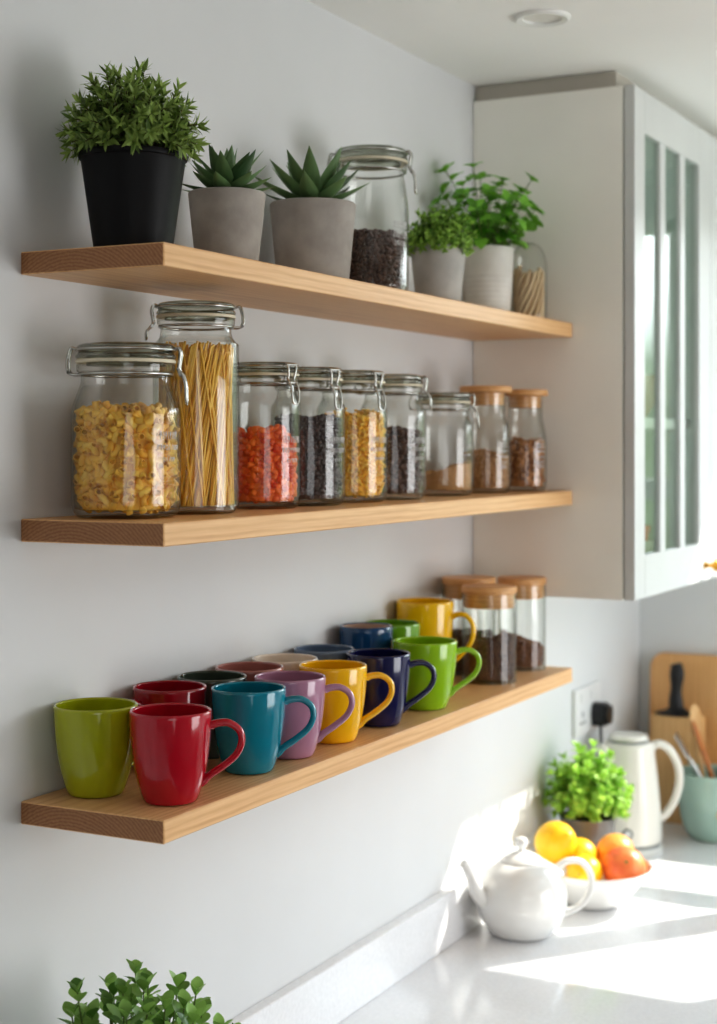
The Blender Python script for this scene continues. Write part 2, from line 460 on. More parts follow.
# crockery inside the cabinet
m = MB(); m.lathe([(0, 0), (.05, 0), (.09, .014), (.092, .016), (.088, .0155), (.05, .003), (0, .003)], 40)
pl0 = m.build('plate', M_white)
for k in range(5):
    p = pl0 if k == 0 else pl0.copy()
    if k: col.objects.link(p)
    p.location = (.14, 2.80, 1.8585 + k * .0062)
    tag(p, 'white dinner plate in the stack on the inside shelf of the glazed cabinet', 'plate', 'plates stacked in the glazed cabinet')
p = pl0.copy(); col.objects.link(p); p.location = (.055, 2.775, 1.9885); p.rotation_euler = (0, R(80), 0)
p.location = (.046, 2.93, 1.9512)
tag(p, 'white plate standing upright against the back of the glazed cabinet', 'plate')
def bowl_prof(r, h, t=.004):
    return smooth_prof([(0, 0), (r * .45, 0), (r * .5, .006), (r * .82, h * .45), (r, h)], 4) + smooth_prof([(r - t, h), (r * .8 - t, h * .45), (r * .45, .012), (0, .010)], 4)
for (x, y, z, r, h, c, lab) in ((.2, 3.0, 1.8585, .06, .085, srgb(214, 184, 160), 'beige bowl on the inside shelf of the glazed cabinet'),
                           (.19, 2.80, CZ0 + .0185, .06, .075, srgb(196, 92, 72), 'terracotta bowl on the floor of the glazed cabinet'),
                           (.2, 2.965, CZ0 + .0185, .055, .07, srgb(226, 220, 214), 'white bowl on the floor of the glazed cabinet')):
    m = MB(); m.lathe(bowl_prof(r, h), 32); o = m.build('bowl', ceramic('bowl_glaze', c), None, 40, (x, y, z)); tag(o, lab, 'bowl')
m = MB(); m.lathe(bowl_prof(.048, .06), 32); o = m.build('bowl', ceramic('red_bowl_glaze', srgb(206, 74, 52)), None, 40, (.2, 2.965, CZ0 + .0185 + .0385)); tag(o, 'small red bowl nested in the white bowl inside the glazed cabinet', 'bowl')

# ceiling light
t = thing('recessed_downlight', 'round recessed white downlight in the ceiling', 'ceiling light', (.281, 2.287, ZC))
m = MB(); m.lathe([(.030, -.0005), (.031, -.004), (.040, -.006), (.044, -.003), (.0445, -.0002)], 48); m.build('trim_ring', M_cab, t)
m = MB(); m.lathe([(0, -.001), (.031, -.001)], 40); m.build('lens', plain('lens_white', srgb(226, 224, 218), .25), t)

# ------------------------------------------------------------------ mugs
def mug(x, y, z, color, label, h=.1035, r=.0465, ang=27, straight=False, handle=True, inner=None, rb=None, hsz=1.0):
    t = thing('mug', label, 'mug', (x, y, z), R(ang), 'coloured mugs on the bottom shelf')
    m = MB(); rb = rb or (r * .64 if not straight else r * .93); w = .0034
    if straight: outer = [(0, .001), (rb - .003, .0), (rb, .004), (r * .985, h * .3), (r, h * .6), (r, h - .002)]
    else: outer = [(0, .002), (rb - .004, .0), (rb, .0015), (rb + .0025, .006), (r * .765, h * .16), (r * .865, h * .34), (r * .94, h * .56), (r * .985, h * .78), (r, h - .002)]
    o = outer[:3] + smooth_prof(outer[2:], 5)[1:]
    prof = o + [(r - .0008, h - .0005), (r - w / 2, h), (r - w + .0006, h - .0005), (r - w, h - .002)]
    m.lathe(prof, 64)
    inn = smooth_prof([(r - w, h - .002), (r * .985 - w, h * .78), (r * .94 - w, h * .56), (r * .865 - w, h * .34), (r * .765 - w, h * .18), (rb - w * 1.2, .009), (0, .007)], 5)
    m.lathe(inn, 64, 1 if inner else 0)
    mt = ceramic('mug_glaze', color)
    m.build('body', [mt, ceramic('mug_inside', inner)] if inner else mt, t, 60)
    if handle:
        m = MB(); k = hsz
        P = [(r * .95, 0, h * .80), (r - .001, 0, h * .822), (r + .008 * k, 0, h * .85), (r + .020 * k, 0, h * .845), (r + .031 * k, 0, h * .765), (r + .0335 * k, 0, h * .64), (r + .027 * k, 0, h * .50),
             (r + .012 * k, 0, h * .375), (r * .93, 0, h * .275), (r * .80, 0, h * .215), (r * .68, 0, h * .185)]
        Q = smooth_path(P, 6); n = len(Q)
        m.tube(Q, [.0052 + .0016 * abs(2 * i / (n - 1) - 1) ** 2 for i in range(n)], 14, flat=(.78, 1.18), ref=(0, 0, 1))
        m.build('handle', mt, t, 80)
    return t
mug(.0515, 1.4525, S3, srgb(166, 172, 24), 'olive lime mug at the end of the shelf behind the bright red mug', r=.0485, ang=70)
mug(0.05, 1.604, S3, srgb(150, 14, 34), 'dark red mug standing against the wall behind the bright red mug', ang=250, r=.046)
mug(0.05, 1.7, S3, srgb(66, 76, 66), 'dark grey green mug in the back row behind the teal mug', ang=90, r=.0455, handle=False)
mug(0.0495, 1.7935, S3, srgb(172, 114, 106), 'dusty terracotta mug in the back row behind the lilac mug', ang=90, r=.0465, handle=False)
mug(0.0495, 1.888, S3, srgb(234, 220, 204), 'cream mug in the back row behind the yellow mug', ang=90, r=.0465, handle=False)
mug(0.0485, 2.004, S3, srgb(104, 122, 146), 'grey blue mug in the back row behind the navy mug', ang=90, r=.0455, handle=False)
mug(0.0465, 2.142, S3, srgb(22, 70, 112), 'straight sided dark blue mug with pale inside against the wall', h=.1225, r=.0415, ang=100, straight=True, inner=srgb(205, 178, 160), handle=False)
mug(0.048, 2.2295, S3, srgb(112, 160, 40), 'green mug half hidden between the dark blue and tall yellow mugs', h=.118, r=.045, ang=110, handle=False)
mug(0.0505, 2.3482, S3, srgb(240, 190, 14), 'tall yellow mug rising behind the bright lime mug', h=.1425, r=.0482, ang=8, hsz=1.05)
mug(0.1495, 1.461, S3, srgb(178, 16, 40), 'bright red mug at the front corner of the bottom shelf', ang=30)
mug(0.142, 1.6405, S3, srgb(12, 128, 150), 'teal mug in the front row beside the bright red mug', ang=30)
mug(0.141, 1.7443, S3, srgb(176, 128, 152), 'lilac mug in the front row between teal and yellow mugs', ang=30)
mug(0.141, 1.8608, S3, srgb(244, 188, 10), 'yellow mug in the front row between lilac and navy mugs', ang=30)
mug(0.141, 1.9975, S3, srgb(24, 26, 76), 'navy blue mug in the front row beside the yellow mug', ang=30)
mug(0.141, 2.155, S3, srgb(150, 194, 30), 'bright lime green mug, last of the front row before the jars', ang=30, r=.0495)

# ------------------------------------------------------------------ jars
CAM = Vector((1.151, 0, 1.81))
def view_ang(x, y): return math.atan2(CAM.y - y, CAM.x - x)
def script_marks(m, rfun, z0, a0, width, rows, seed, hgt=.009):
    """rows of small raised strokes wrapped round the glass, too small to read"""
    r = random.Random(seed)
    for k, (wd, hh) in enumerate(rows):
        zc = z0 - k * hgt * 1.5
        u = -wd / 2
        while u < wd / 2:
            st = r.uniform(.0028, .0045)
            pts = []
            kind = r.randrange(3)
            for i in range(7):
                q = i / 6
                if kind == 0: uu, zz = u + st * .5 + st * .45 * math.cos(q * 2 * PI), hh * .5 * math.sin(q * 2 * PI)
                elif kind == 1: uu, zz = u + st * (.2 + .6 * q), hh * .5 * math.sin(q * 3 * PI)
                else: uu, zz = u + st * (.5 + .35 * (q - .5)), hh * (q - .5)
                z = zc + zz; rr = rfun(z) + .0004
                a = a0 + uu / rr
                pts.append((rr * math.cos(a), rr * math.sin(a), z))
            m.tube(pts, .00045, 4)
            u += st * 1.15
def clip_jar(name, x, y, z, Rb, H, label, clasp, Rl=None, lidh=None, group=None, neck=None, marks=True, lever=1.0, rows=None, cat='jar'):
    va = view_ang(x, y)
    Rl = Rl or Rb * .92; k = Rl / .0535
    t = thing(name, label, cat, (x, y, z), 0, group)
    zr = H - .030 * k              # collar under the gasket
    zn = H - .046 * k              # bottom of the neck
    zs = zn - (neck or .030)       # shoulder meets the body
    body = [(0, .004), (Rb * .55, .003), (Rb * .8, .0005), (Rb * .91, .003), (Rb * .985, .012), (Rb, .026), (Rb, zs - .012), (Rb * .985, zs + .004), (Rl * .5 + Rb * .46, zs + (zn - zs) * .55), (Rl * .93, zn - .002), (Rl * .90, zn + .004)]
    prof = smooth_prof(body, 4) + [(Rl * .90, zr - .004 * k), (Rl * .985, zr - .001), (Rl * .995, zr + .006 * k), (Rl * .93, zr + .008 * k)]
    m = MB(); m.lathe(prof, 64); m.build('glass_body', M_glass, t, 50)
    # inside wall seen through the outer one
    m = MB(); m.lathe(smooth_prof([(0, .009), (Rb * .7, .0085), (Rb * .9, .011), (Rb * .945, .02), (Rb * .955, zs - .012), (Rl * .47 + Rb * .45, zs + (zn - zs) * .55), (Rl * .86, zn)], 3), 48); 
    ti = m.build('inner_wall', M_inner, t, 80)
    zg = zr + .008 * k
    m = MB(); m.lathe([(Rl * .86, zg), (Rl * 1.0, zg), (Rl * 1.01, zg + .0018 * k), (Rl * 1.0, zg + .0036 * k), (Rl * .86, zg + .0036 * k)], 48); m.build('gasket', M_gasket, t)
    zl = zg + .0037 * k
    m = MB(); m.lathe(smooth_prof([(Rl * .9, zl), (Rl, zl + .001), (Rl * 1.01, zl + .004 * k), (Rl * .965, zl + .0075 * k), (Rl * .955, zl + .010 * k), (Rl * .985, zl + .0125 * k), (Rl * .96, H - .003 * k), (Rl * .85, H - .0012), (Rl * .6, H - .0016), (0, H - .002)], 3), 56)
    m.lathe([(Rl * .80, zl - .006 * k), (Rl * .80, zl + .004 * k), (0, zl + .004 * k)], 40)
    m.build('lid', M_lidglass, t, 50)
    # wire bail: ring round the lid groove, ring round the neck, hinge loop and clasp lever
    w = .0015 * min(1.15, k)
    def P(a, r, zz, tt=0):
        ca, sa = math.cos(a), math.sin(a)
        return (ca * r - sa * tt, sa * r + ca * tt, zz)
    m = MB()
    zw = zl + .0105 * k
    m.tube([P(2 * PI * i / 48, Rl * .965 + w, zw) for i in range(48)], w, 6, closed=True)
    m.tube([P(2 * PI * i / 48, Rl * .915 + w, zr - .004 * k) for i in range(48)], w * 1.1, 6, closed=True)
    a = va + R(clasp); b = a + PI
    for s in (-1, 1):
        m.tube(smooth_path([P(b, Rl * .92, zr - .004 * k, s * .007), P(b, Rl + .007, zr - .003 * k, s * .008), P(b, Rl + .010, zr + .008 * k, s * .007), P(b, Rl + .006, zw + .002, s * .006), P(b, Rl * .97, zw, s * .006)], 4), w, 6)
        m.tube([P(b, Rl + .008, zr - .002, -.01), P(b, Rl + .008, zr - .002, .01)], w * 1.3, 6)
    m.build('wire_bail', M_steel, t, 80)
    m = MB()
    for s in (-1, 1):
        m.tube(smooth_path([P(a, Rl * .955, zw, s * .006), P(a, Rl + .003, zw + .0025, s * .0075), P(a, Rl + .006, zw - .004, s * .007), P(a, Rl + .004, zr + .002, s * .005), P(a, Rl + .007, zr - .006 * k, s * .006)], 4), w * 1.25, 6)
    m.tube([P(a, Rl + .0045, zw + .0015, -.009), P(a, Rl + .0045, zw + .0015, .009)], w * 1.4, 8)
    m.tube([P(a, Rl + .006, zr - .003, -.0085), P(a, Rl + .006, zr - .003, .0085)], w * 1.5, 8)
    lv = .036 * k * lever
    m.tube(smooth_path([P(a, Rl + .002, zr + .003, -.0055), P(a, Rl + .009, zr - .006, -.006), P(a, Rl + .012, zr - lv * .5, -.0062), P(a, Rl + .0125, zr - lv * .92, -.0048), P(a, Rl + .013, zr - lv, 0), P(a, Rl + .0125, zr - lv * .92, .0048), P(a, Rl + .012, zr - lv * .5, .0062), P(a, Rl + .009, zr - .006, .006), P(a, Rl + .002, zr + .003, .0055)], 4), w * 1.15, 6)
    m.build('clasp', M_steel, t, 80)
    if marks:
        m = MB(); script_marks(m, lambda zz: Rb, H * .47, va + R(50), .04, rows or [(.032, .009), (.036, .006), (.02, .005)], int(x * 1e4 + y * 1e3))
        m.build('embossed_lettering', M_emboss, t, 180)
    return t
def inner_r(Rb): return Rb * .93

def fill(m, Rf, z0, zt, size, maker, seed, step=None, core=True, topn=None, mi=0, jit=.35):
    """pieces packed against the inside of the glass and over the top; zt(a, r) gives the level"""
    r = random.Random(seed); step = step or size
    zmax = max(zt(a, Rf * .7) for a in (0, 1, 2, 3, 4, 5))
    z = z0 + size * .45
    while z < zmax + size:
        rr = Rf - size * .5
        if z < z0 + size: rr -= size * .35
        n = max(6, int(2 * PI * rr / step)); off = r.random() * 6.28
        for k in range(n):
            a = off + 2 * PI * (k + r.uniform(-jit, jit)) / n
            q = rr - abs(r.gauss(0, size * .12)); zz = z + r.uniform(-jit, jit) * step * .6
            if zz > zt(a, q): continue
            maker(m, (q * math.cos(a), q * math.sin(a), zz), r)
        z += step * .82
    q = Rf - size * 1.25
    while q > 0:
        n = max(1, int(2 * PI * q / step))
        for k in range(n):
            a = 2 * PI * (k + r.uniform(-.4, .4)) / n
            maker(m, (q * math.cos(a), q * math.sin(a), zt(a, q) + r.uniform(-.3, .2) * size), r)
        q -= step * .85
    if core:
        rc = Rf - size * .72; n = 32
        vs = []; fs = []
        for k in range(n):
            a = 2 * PI * k / n
            vs.append((rc * math.cos(a), rc * math.sin(a), z0)); vs.append((rc * math.cos(a), rc * math.sin(a), zt(a, rc) - size * .3))
        vs += [(0, 0, z0), (0, 0, zt(0, 0) - size * .3)]
        for k in range(n):
            k2 = (k + 1) % n
            fs += [(2 * k, 2 * k2, 2 * k2 + 1, 2 * k + 1), (2 * n, 2 * k2, 2 * k), (2 * n + 1, 2 * k + 1, 2 * k2 + 1)]
        m.add(vs, fs, mi)
def macaroni(m, p, r, s=1.0):
    M = Matrix.Translation(p) @ rot_rand(r)
    n = 7; Ra = .0095 * s; ro = .0042 * s; ri = .0031 * s; span = r.uniform(1.7, 2.3)
    c = [(Ra * math.cos(span * (i / n - .5)) - Ra * .85, Ra * math.sin(span * (i / n - .5)), 0) for i in range(n + 1)]
    m.tube(c, ro, 10, M=M, caps=False, ref=(0, 0, 1))
    m.tube(c, ri, 10, M=M, caps=False, ref=(0, 0, 1))
    for e in (0, n):
        a = span * (e / n - .5); T = Vector((-math.sin(a), math.cos(a), 0)); u = Vector((0, 0, 1)); v = T.cross(u)
        vs = []
        for q in (ro, ri):
            for k in range(10):
                b = 2 * PI * k / 10; vs.append(Vector(c[e]) + (u * math.cos(b) + v * math.sin(b)) * q)
        m.add(vs, [(k, (k + 1) % 10, 10 + (k + 1) % 10, 10 + k) for k in range(10)], 0, M)
def bean(a, b, c): 
    def f(m, p, r):
        s = r.uniform(.88, 1.1); m.ball(p, (a * s, b * s, c * s), 9, 6, M=rot_rand(r))
    return f
def chunk(sz):
    def f(m, p, r):
        s = r.uniform(.75, 1.2) * sz; M = rot_rand(r)
        o = len(m.v); m.ball((0, 0, 0), (s, s * .85, s * .62), 9, 6, M=M)
        ph = r.uniform(0, 50)
        for i in range(o, len(m.v)):
            v = m.v[i]; d = noise.noise(v * (1.1 / sz) + Vector((ph, 0, 0))) * .45
            m.v[i] = v * (1 + d) + Vector(p)
    return f
def spiral(m, p, r):
    M = Matrix.Translation(p) @ rot_rand(r); L = r.uniform(.013, .017); tw = r.choice((1, -1)) * 2 * PI * 2.1
    m.tube([(.0029 * math.cos(tw * i / 18), .0029 * math.sin(tw * i / 18), L * (i / 18 - .5)) for i in range(19)], .0018, 5, M=M)
def flat_level(z, amp=.004, seed=0, slope=(0, 0)):
    def f(a, q):
        x, y = q * math.cos(a), q * math.sin(a)
        return z + amp * 2 * noise.noise(Vector((x * 40 + seed, y * 40, seed * 3.1))) + slope[0] * x + slope[1] * y
    return f
def contents(name, label, cat, loc, m, mat, angle=60):
    o = m.build(name, mat, None, angle, loc); tag(o, label, cat, None, 'stuff'); return o
P_mac = pieces('macaroni_dough', srgb(238, 178, 58), srgb(252, 214, 104), .5)
P_spag = pieces('spaghetti_dough', srgb(236, 178, 58), srgb(250, 208, 96), .45)
P_orange = pieces('orange_dried_pieces', srgb(222, 70, 18), srgb(250, 132, 56), .4)
P_black = pieces('black_beans', srgb(62, 50, 50), srgb(96, 80, 78), .35)
P_spiral = pieces('spiral_dough', srgb(252, 190, 40), srgb(255, 220, 110), .5)
P_brown = pieces('brown_beans', srgb(74, 54, 48), srgb(112, 86, 76), .35)
P_sugar = varied('brown_sugar', srgb(176, 134, 92), srgb(200, 160, 116), 400, .9, .2, .6, 500, dist=.002)
P_grain = pieces('brown_grain', srgb(158, 112, 70), srgb(212, 168, 118), .7)
P_granola = pieces('granola_pieces', srgb(132, 84, 50), srgb(212, 156, 104), .7)
P_choc = pieces('dark_roasted_grounds', srgb(74, 48, 38), srgb(126, 88, 68), .6)

GJ = 'glass food jars on the middle shelf'
# a: macaroni
ja = (.085, 1.465, S2)
clip_jar('clip_top_jar', *ja, .0627, .2005, 'wide clip top jar of macaroni at the end of the middle shelf', 82, .0570, group=GJ, neck=.030)
m = MB(); fill(m, .0580, .010, flat_level(.120, .006, 1, (-.06, .04)), .0125, lambda mm, p, r: macaroni(mm, p, r, 1.0), 3, .0105)
contents('macaroni', 'yellow elbow macaroni filling the wide jar at the shelf end', 'pasta', ja, m, P_mac)
# b: spaghetti
jb = (.095, 1.595, S2)
clip_jar('clip_top_jar', *jb, .0525, .2575, 'tall clip top jar of spaghetti beside the macaroni jar', -84, .0480, group=GJ, neck=.016, marks=False, lever=.6)
m = MB(); r = random.Random(5)
vb = view_ang(jb[0], jb[1])
for ring, (rad, cnt) in enumerate(((.0455, 112), (.0425, 90), (.038, 66), (.030, 40))):
    for k in range(cnt):
        a = 2 * PI * (k + r.uniform(-.5, .5)) / cnt; tw = r.gauss(.95, .22) * (1 if r.random() < .9 else -.5)
        top = .198 + r.uniform(-.004, .010)
        pts = []
        for i in range(7):
            q = i / 6
            # straight rods: chord between the twisted ends
            p0 = Vector((rad * math.cos(a - tw * .5), rad * math.sin(a - tw * .5), .010)); p1 = Vector((rad * math.cos(a + tw * .5) * .99, rad * math.sin(a + tw * .5) * .99, top))
            pts.append(p0.lerp(p1, q))
        m.tube([pts[0], pts[3], pts[6]], .0015, 6)
m.lathe([(0, .01), (.036, .01), (.032, .1), (.036, .19), (0, .19)], 24)
contents('spaghetti', 'bundle of dry spaghetti standing in the tall jar', 'pasta', jb, m, P_spag)
# c: orange
jc = (.095, 1.757, S2)
clip_jar('clip_top_jar', *jc, .0475, .192, 'clip top jar of orange dried pieces beside the spaghetti jar', 44, .0455, group=GJ, neck=.018)
m = MB(); fill(m, .0437, .010, flat_level(.095, .008, 2, (.15, -.15)), .0105, chunk(.0062), 8, .0088)
contents('orange_dried_fruit', 'orange red dried pieces half filling their clip top jar', 'dried food', jc, m, P_orange)
# d: black beans
jd = (.095, 1.8735, S2)
clip_jar('clip_top_jar', *jd, .0515, .1905, 'clip top jar of black beans between orange and yellow jars', 43, .0478, group=GJ, neck=.018)
m = MB(); fill(m, .0475, .010, flat_level(.120, .003, 3), .0075, bean(.0042, .0033, .003), 9, .0064)
contents('black_beans', 'black beans in the jar next to the orange pieces', 'beans', jd, m, P_black)
# e: spirals
je = (.095, 2.0035, S2)
clip_jar('clip_top_jar', *je, .0518, .1915, 'clip top jar of yellow spiral pasta on the middle shelf', 45, .0482, group=GJ, neck=.018)
m = MB(); fill(m, .0478, .010, flat_level(.124, .004, 4), .0125, spiral, 10, .0070)
contents('spiral_pasta', 'yellow spiral pasta filling its clip top jar', 'pasta', je, m, P_spiral)
# f: brown beans
jf = (.095, 2.135, S2)
clip_jar('clip_top_jar', *jf, .0522, .1910, 'clip top jar of dark brown beans next to the spiral pasta', 82, .0470, group=GJ, neck=.022, lever=.8)
m = MB(); fill(m, .0482, .010, flat_level(.102, .004, 5), .0105, bean(.0062, .0046, .0036), 11, .0088)
contents('brown_beans', 'dark brown beans in the jar beyond the spiral pasta', 'beans', jf, m, P_brown)
# g: sugar
jg = (.095, 2.323, S2)
clip_jar('clip_top_jar', *jg, .0505, .1690, 'shorter clip top jar with a little brown sugar', 88, .0455, group=GJ, neck=.02, lever=1.15, rows=[(.018, .007), (.014, .004)])
def mound(m, Rf, z0, zt, n=40, k=10):
    vs = [(0, 0, zt(0, 0))]; fs = []
    for j in range(1, k + 1):
        for i in range(n):
            a = 2 * PI * i / n; q = Rf * j / k; vs.append((q * math.cos(a), q * math.sin(a), zt(a, q)))
    for i in range(n): fs.append((0, 1 + i, 1 + (i + 1) % n))
    for j in range(k - 1):
        for i in range(n):
            a = 1 + j * n; fs.append((a + i, a + n + i, a + n + (i + 1) % n, a + (i + 1) % n))
    b = len(vs)
    for i in range(n):
        a = 2 * PI * i / n; vs.append((Rf * .97 * math.cos(a), Rf * .97 * math.sin(a), z0))
    vs.append((0, 0, z0)); e = 1 + (k - 1) * n
    for i in range(n):
        i2 = (i + 1) % n; fs += [(e + i, b + i, b + i2, e + i2), (b + i, len(vs) - 1, b + i2)]
    m.add(vs, fs)
m = MB(); mound(m, .0468, .010, flat_level(.042, .004, 6, (.25, .1)))
contents('brown_sugar', 'brown sugar heaped low in the shorter clip top jar', 'sugar', jg, m, P_sugar)
# h, i: bottle shaped jars with wooden lids
def bottle_jar(x, y, z, Rb, H, label, name='bottle_jar'):
    t = thing(name, label, 'jar', (x, y, z), 0, GJ); va = view_ang(x, y)
    rn = Rb * .80
    body = [(0, .004), (Rb * .6, .003), (Rb * .85, .0005), (Rb * .97, .008), (Rb, .02), (Rb, H * .42), (Rb * .985, H * .52), (Rb * .90, H * .63), (rn * 1.0, H * .72), (rn, H * .80), (rn, H - .012)]
    m = MB(); m.lathe(smooth_prof(body, 4), 56); m.build('glass_body', M_glass, t, 60)
    m = MB(); m.lathe(smooth_prof([(0, .008), (Rb * .85, .008), (Rb * .93, .02), (Rb * .94, H * .42), (Rb * .85, H * .63), (rn * .93, H * .74), (rn * .93, H - .02)], 3), 40); m.build('inner_wall', M_inner, t, 60)
    m = MB(); m.lathe([(0, H - .0105), (Rb * 1.02, H - .0105), (Rb * 1.05, H - .009), (Rb * 1.05, H - .002), (Rb * 1.02, H), (0, H)], 48)
    m.lathe([(0, H - .032), (rn * .90, H - .032), (rn * .92, H - .030), (rn * .92, H - .011)], 40)
    m.build('wooden_lid', M_cork, t)
    m = MB(); a0 = va + R(44)
    for (zf, wd) in ((.50, .006), (.46, .011), (.42, .016), (.39, .020), (.35, .020), (.22, .016)):
        zz = zf * H + .008; pts = []
        for i in range(9):
            u = wd * (i / 8 - .5); rr = Rb * (1.004 if zf < .45 else .995) + .0004; pts.append((rr * math.cos(a0 + u / rr), rr * math.sin(a0 + u / rr), zz))
        m.tube(pts, .0009 if zf > .3 else .0006, 5)
    script_marks(m, lambda zz: Rb, H * .34, a0, .02, [(.018, .004), (.018, .004), (.014, .004)], int(y * 100), .006)
    m.build('printed_motif', M_emboss, t, 180)
    return t
jh = (.105, 2.478, S2); bottle_jar(*jh, .0432, .183, 'shouldered glass jar with wooden lid and fine brown grain')
m = MB(); fill(m, .0400, .009, flat_level(.066, .003, 7, (-.1, .1)), .0036, bean(.0022, .0015, .0013), 12, .0036)
contents('brown_grain', 'fine brown grain in the first wooden lidded jar of the middle shelf', 'grain', jh, m, P_grain)
ji = (.130, 2.598, S2); bottle_jar(*ji, .0388, .180, 'shouldered glass jar with wooden lid and coarse granola, next to the cabinet')
m = MB(); fill(m, .0358, .009, flat_level(.088, .005, 8, (0, .0)), .008, chunk(.0048), 13, .0068)
contents('granola', 'coarse brown granola in the wooden lidded jar next to the cabinet', 'cereal', ji, m, P_granola)
# bottom shelf straight jars
GS = 'straight jars with wooden lids on the bottom shelf'
def straight_jar(x, y, z, Rb, H, label):
    t = thing('storage_jar', label, 'jar', (x, y, z), 0, GS)
    m = MB(); m.lathe(smooth_prof([(0, .003), (Rb * .7, .002), (Rb * .93, .0), (Rb * .99, .004), (Rb, .01), (Rb, H - .012)], 4), 56); m.build('glass_body', M_glass, t, 60)
    m = MB(); m.lathe([(0, .006), (Rb * .90, .006), (Rb * .955, .012), (Rb * .955, H - .014)], 40); m.build('inner_wall', M_inner, t, 60)
    m = MB(); m.lathe([(0, H - .0115), (Rb * .98, H - .0115), (Rb * 1.015, H - .010), (Rb * 1.015, H - .002), (Rb * .99, H), (0, H)], 48)
    m.lathe([(0, H - .036), (Rb * .92, H - .036), (Rb * .94, H - .034), (Rb * .94, H - .0116)], 40)
    m.build('wooden_lid', M_cork, t)
s1 = (.124, 2.448, S3); straight_jar(*s1, .0465, .162, 'straight glass jar with wooden lid standing next to the lime mug')
m = MB(); fill(m, .0435, .007, flat_level(.068, .004, 9, (.12, .1)), .0042, bean(.0025, .002, .0018), 14, .0040)
contents('coffee_beans', 'dark roasted grounds in the front wooden lidded jar of the bottom shelf', 'coffee', s1, m, P_choc)
s2 = (.1165, 2.6165, S3); straight_jar(*s2, .0432, .163, 'straight glass jar with wooden lid beside the cabinet end of the bottom shelf')
m = MB(); fill(m, .0405, .007, flat_level(.052, .003, 10, (-.30, -.15)), .0042, bean(.0025, .002, .0018), 15, .0040)
contents('ground_coffee', 'brown grounds sloping in the jar nearest the cabinet on the bottom shelf', 'coffee', s2, m, pieces('ground_brown', srgb(104, 68, 48), srgb(156, 108, 78), .7))
s3 = (.0535, 2.523, S3); straight_jar(*s3, .0470, .168, 'straight glass jar with wooden lid against the wall behind the other two')
m = MB(); fill(m, .0440, .007, flat_level(.070, .003, 11), .006, bean(.004, .003, .002), 16, .006)
contents('coffee_beans', 'dark beans in the jar standing against the wall', 'coffee', s3, m, P_brown)
# top shelf jar of beans
jt = (.095, 2.064, S1)
clip_jar('clip_top_jar', *jt, .0560, .2215, 'large clip top jar of dark beans between the plants on the top shelf', 80, .0545, neck=.042, rows=[(.03, .011), (.03, .011), (.024, .008)])
m = MB(); fill(m, .0518, .010, flat_level(.094, .003, 12), .009, bean(.0058, .0032, .003), 17, .0074)
contents('dark_beans', 'dark beans in the large jar on the top shelf', 'beans', jt, m, P_brown)
# little bottle with beige twists at the end of the top shelf
jz = (.137, 2.598, S1)
t = thing('glass_bottle', 'small domed glass jar with beige twisted sticks at the end of the top shelf', 'jar', jz)
m = MB(); m.lathe(smooth_prof([(0, .003), (.026, .001), (.0315, .006), (.0325, .02), (.0325, .09), (.0318, .104), (.0285, .120), (.021, .133), (.010, .140), (0, .141)], 4), 40); m.build('glass_body', M_glass, t, 60)
m = MB(); r = random.Random(4)
for k in range(15):
    a = 2 * PI * k / 15; pts = []
    for i in range(10):
        q = i / 9; aa = a + q * 1.5; pts.append((.0245 * math.cos(aa), .0245 * math.sin(aa), .006 + q * (.085 + r.uniform(-.008, .008))))
    m.tube(pts, .0035, 7)
m.lathe([(0, .006), (.021, .006), (.021, .085), (0, .085)], 20)
contents('twisted_sticks', 'beige twisted sticks inside the small domed jar', 'snack', jz, m, pieces('stick_beige', srgb(196, 168, 130), srgb(232, 212, 178), .7))

# ------------------------------------------------------------------ plants
def pot_prof(rt, rb, h, t=.005, rim=0):
    o = [(0, .001), (rb - .003, 0), (rb, .003)]
    if rim: o += [(rt - .001, h - .007), (rt + rim, h - .006), (rt + rim + .0008, h - .003), (rt + rim, h)]
    else: o += [(rt, h - .002), (rt - .0015, h)]
    return o + [(rt - t, h), (rt - t - .001, h - .004), (rt - t - (rt - rb) * .25, h * .80), (0, h * .80)]
def pot(t, rt, rb, h, mat, rim=0, soil=True, fillz=None):
    m = MB(); m.lathe(pot_prof(rt, rb, h, rim=rim), 56); m.build('pot', mat, t, 35)
    if soil:
        m = MB(); z = fillz or h - .012
        m.lathe([(rt * .90, z - .004), (rt * .86, z), (rt * .5, z + .005), (0, z + .006)], 40); m.build('soil', M_soil, t, 180)
def stem_curve(p, tip, bow, n=8):
    p = Vector(p); tip = Vector(tip); out = []
    mid = p.lerp(tip, .5) + bow
    for i in range(n + 1):
        q = i / n; out.append(p * (1 - q) ** 2 + mid * 2 * q * (1 - q) + tip * q * q)
    return out
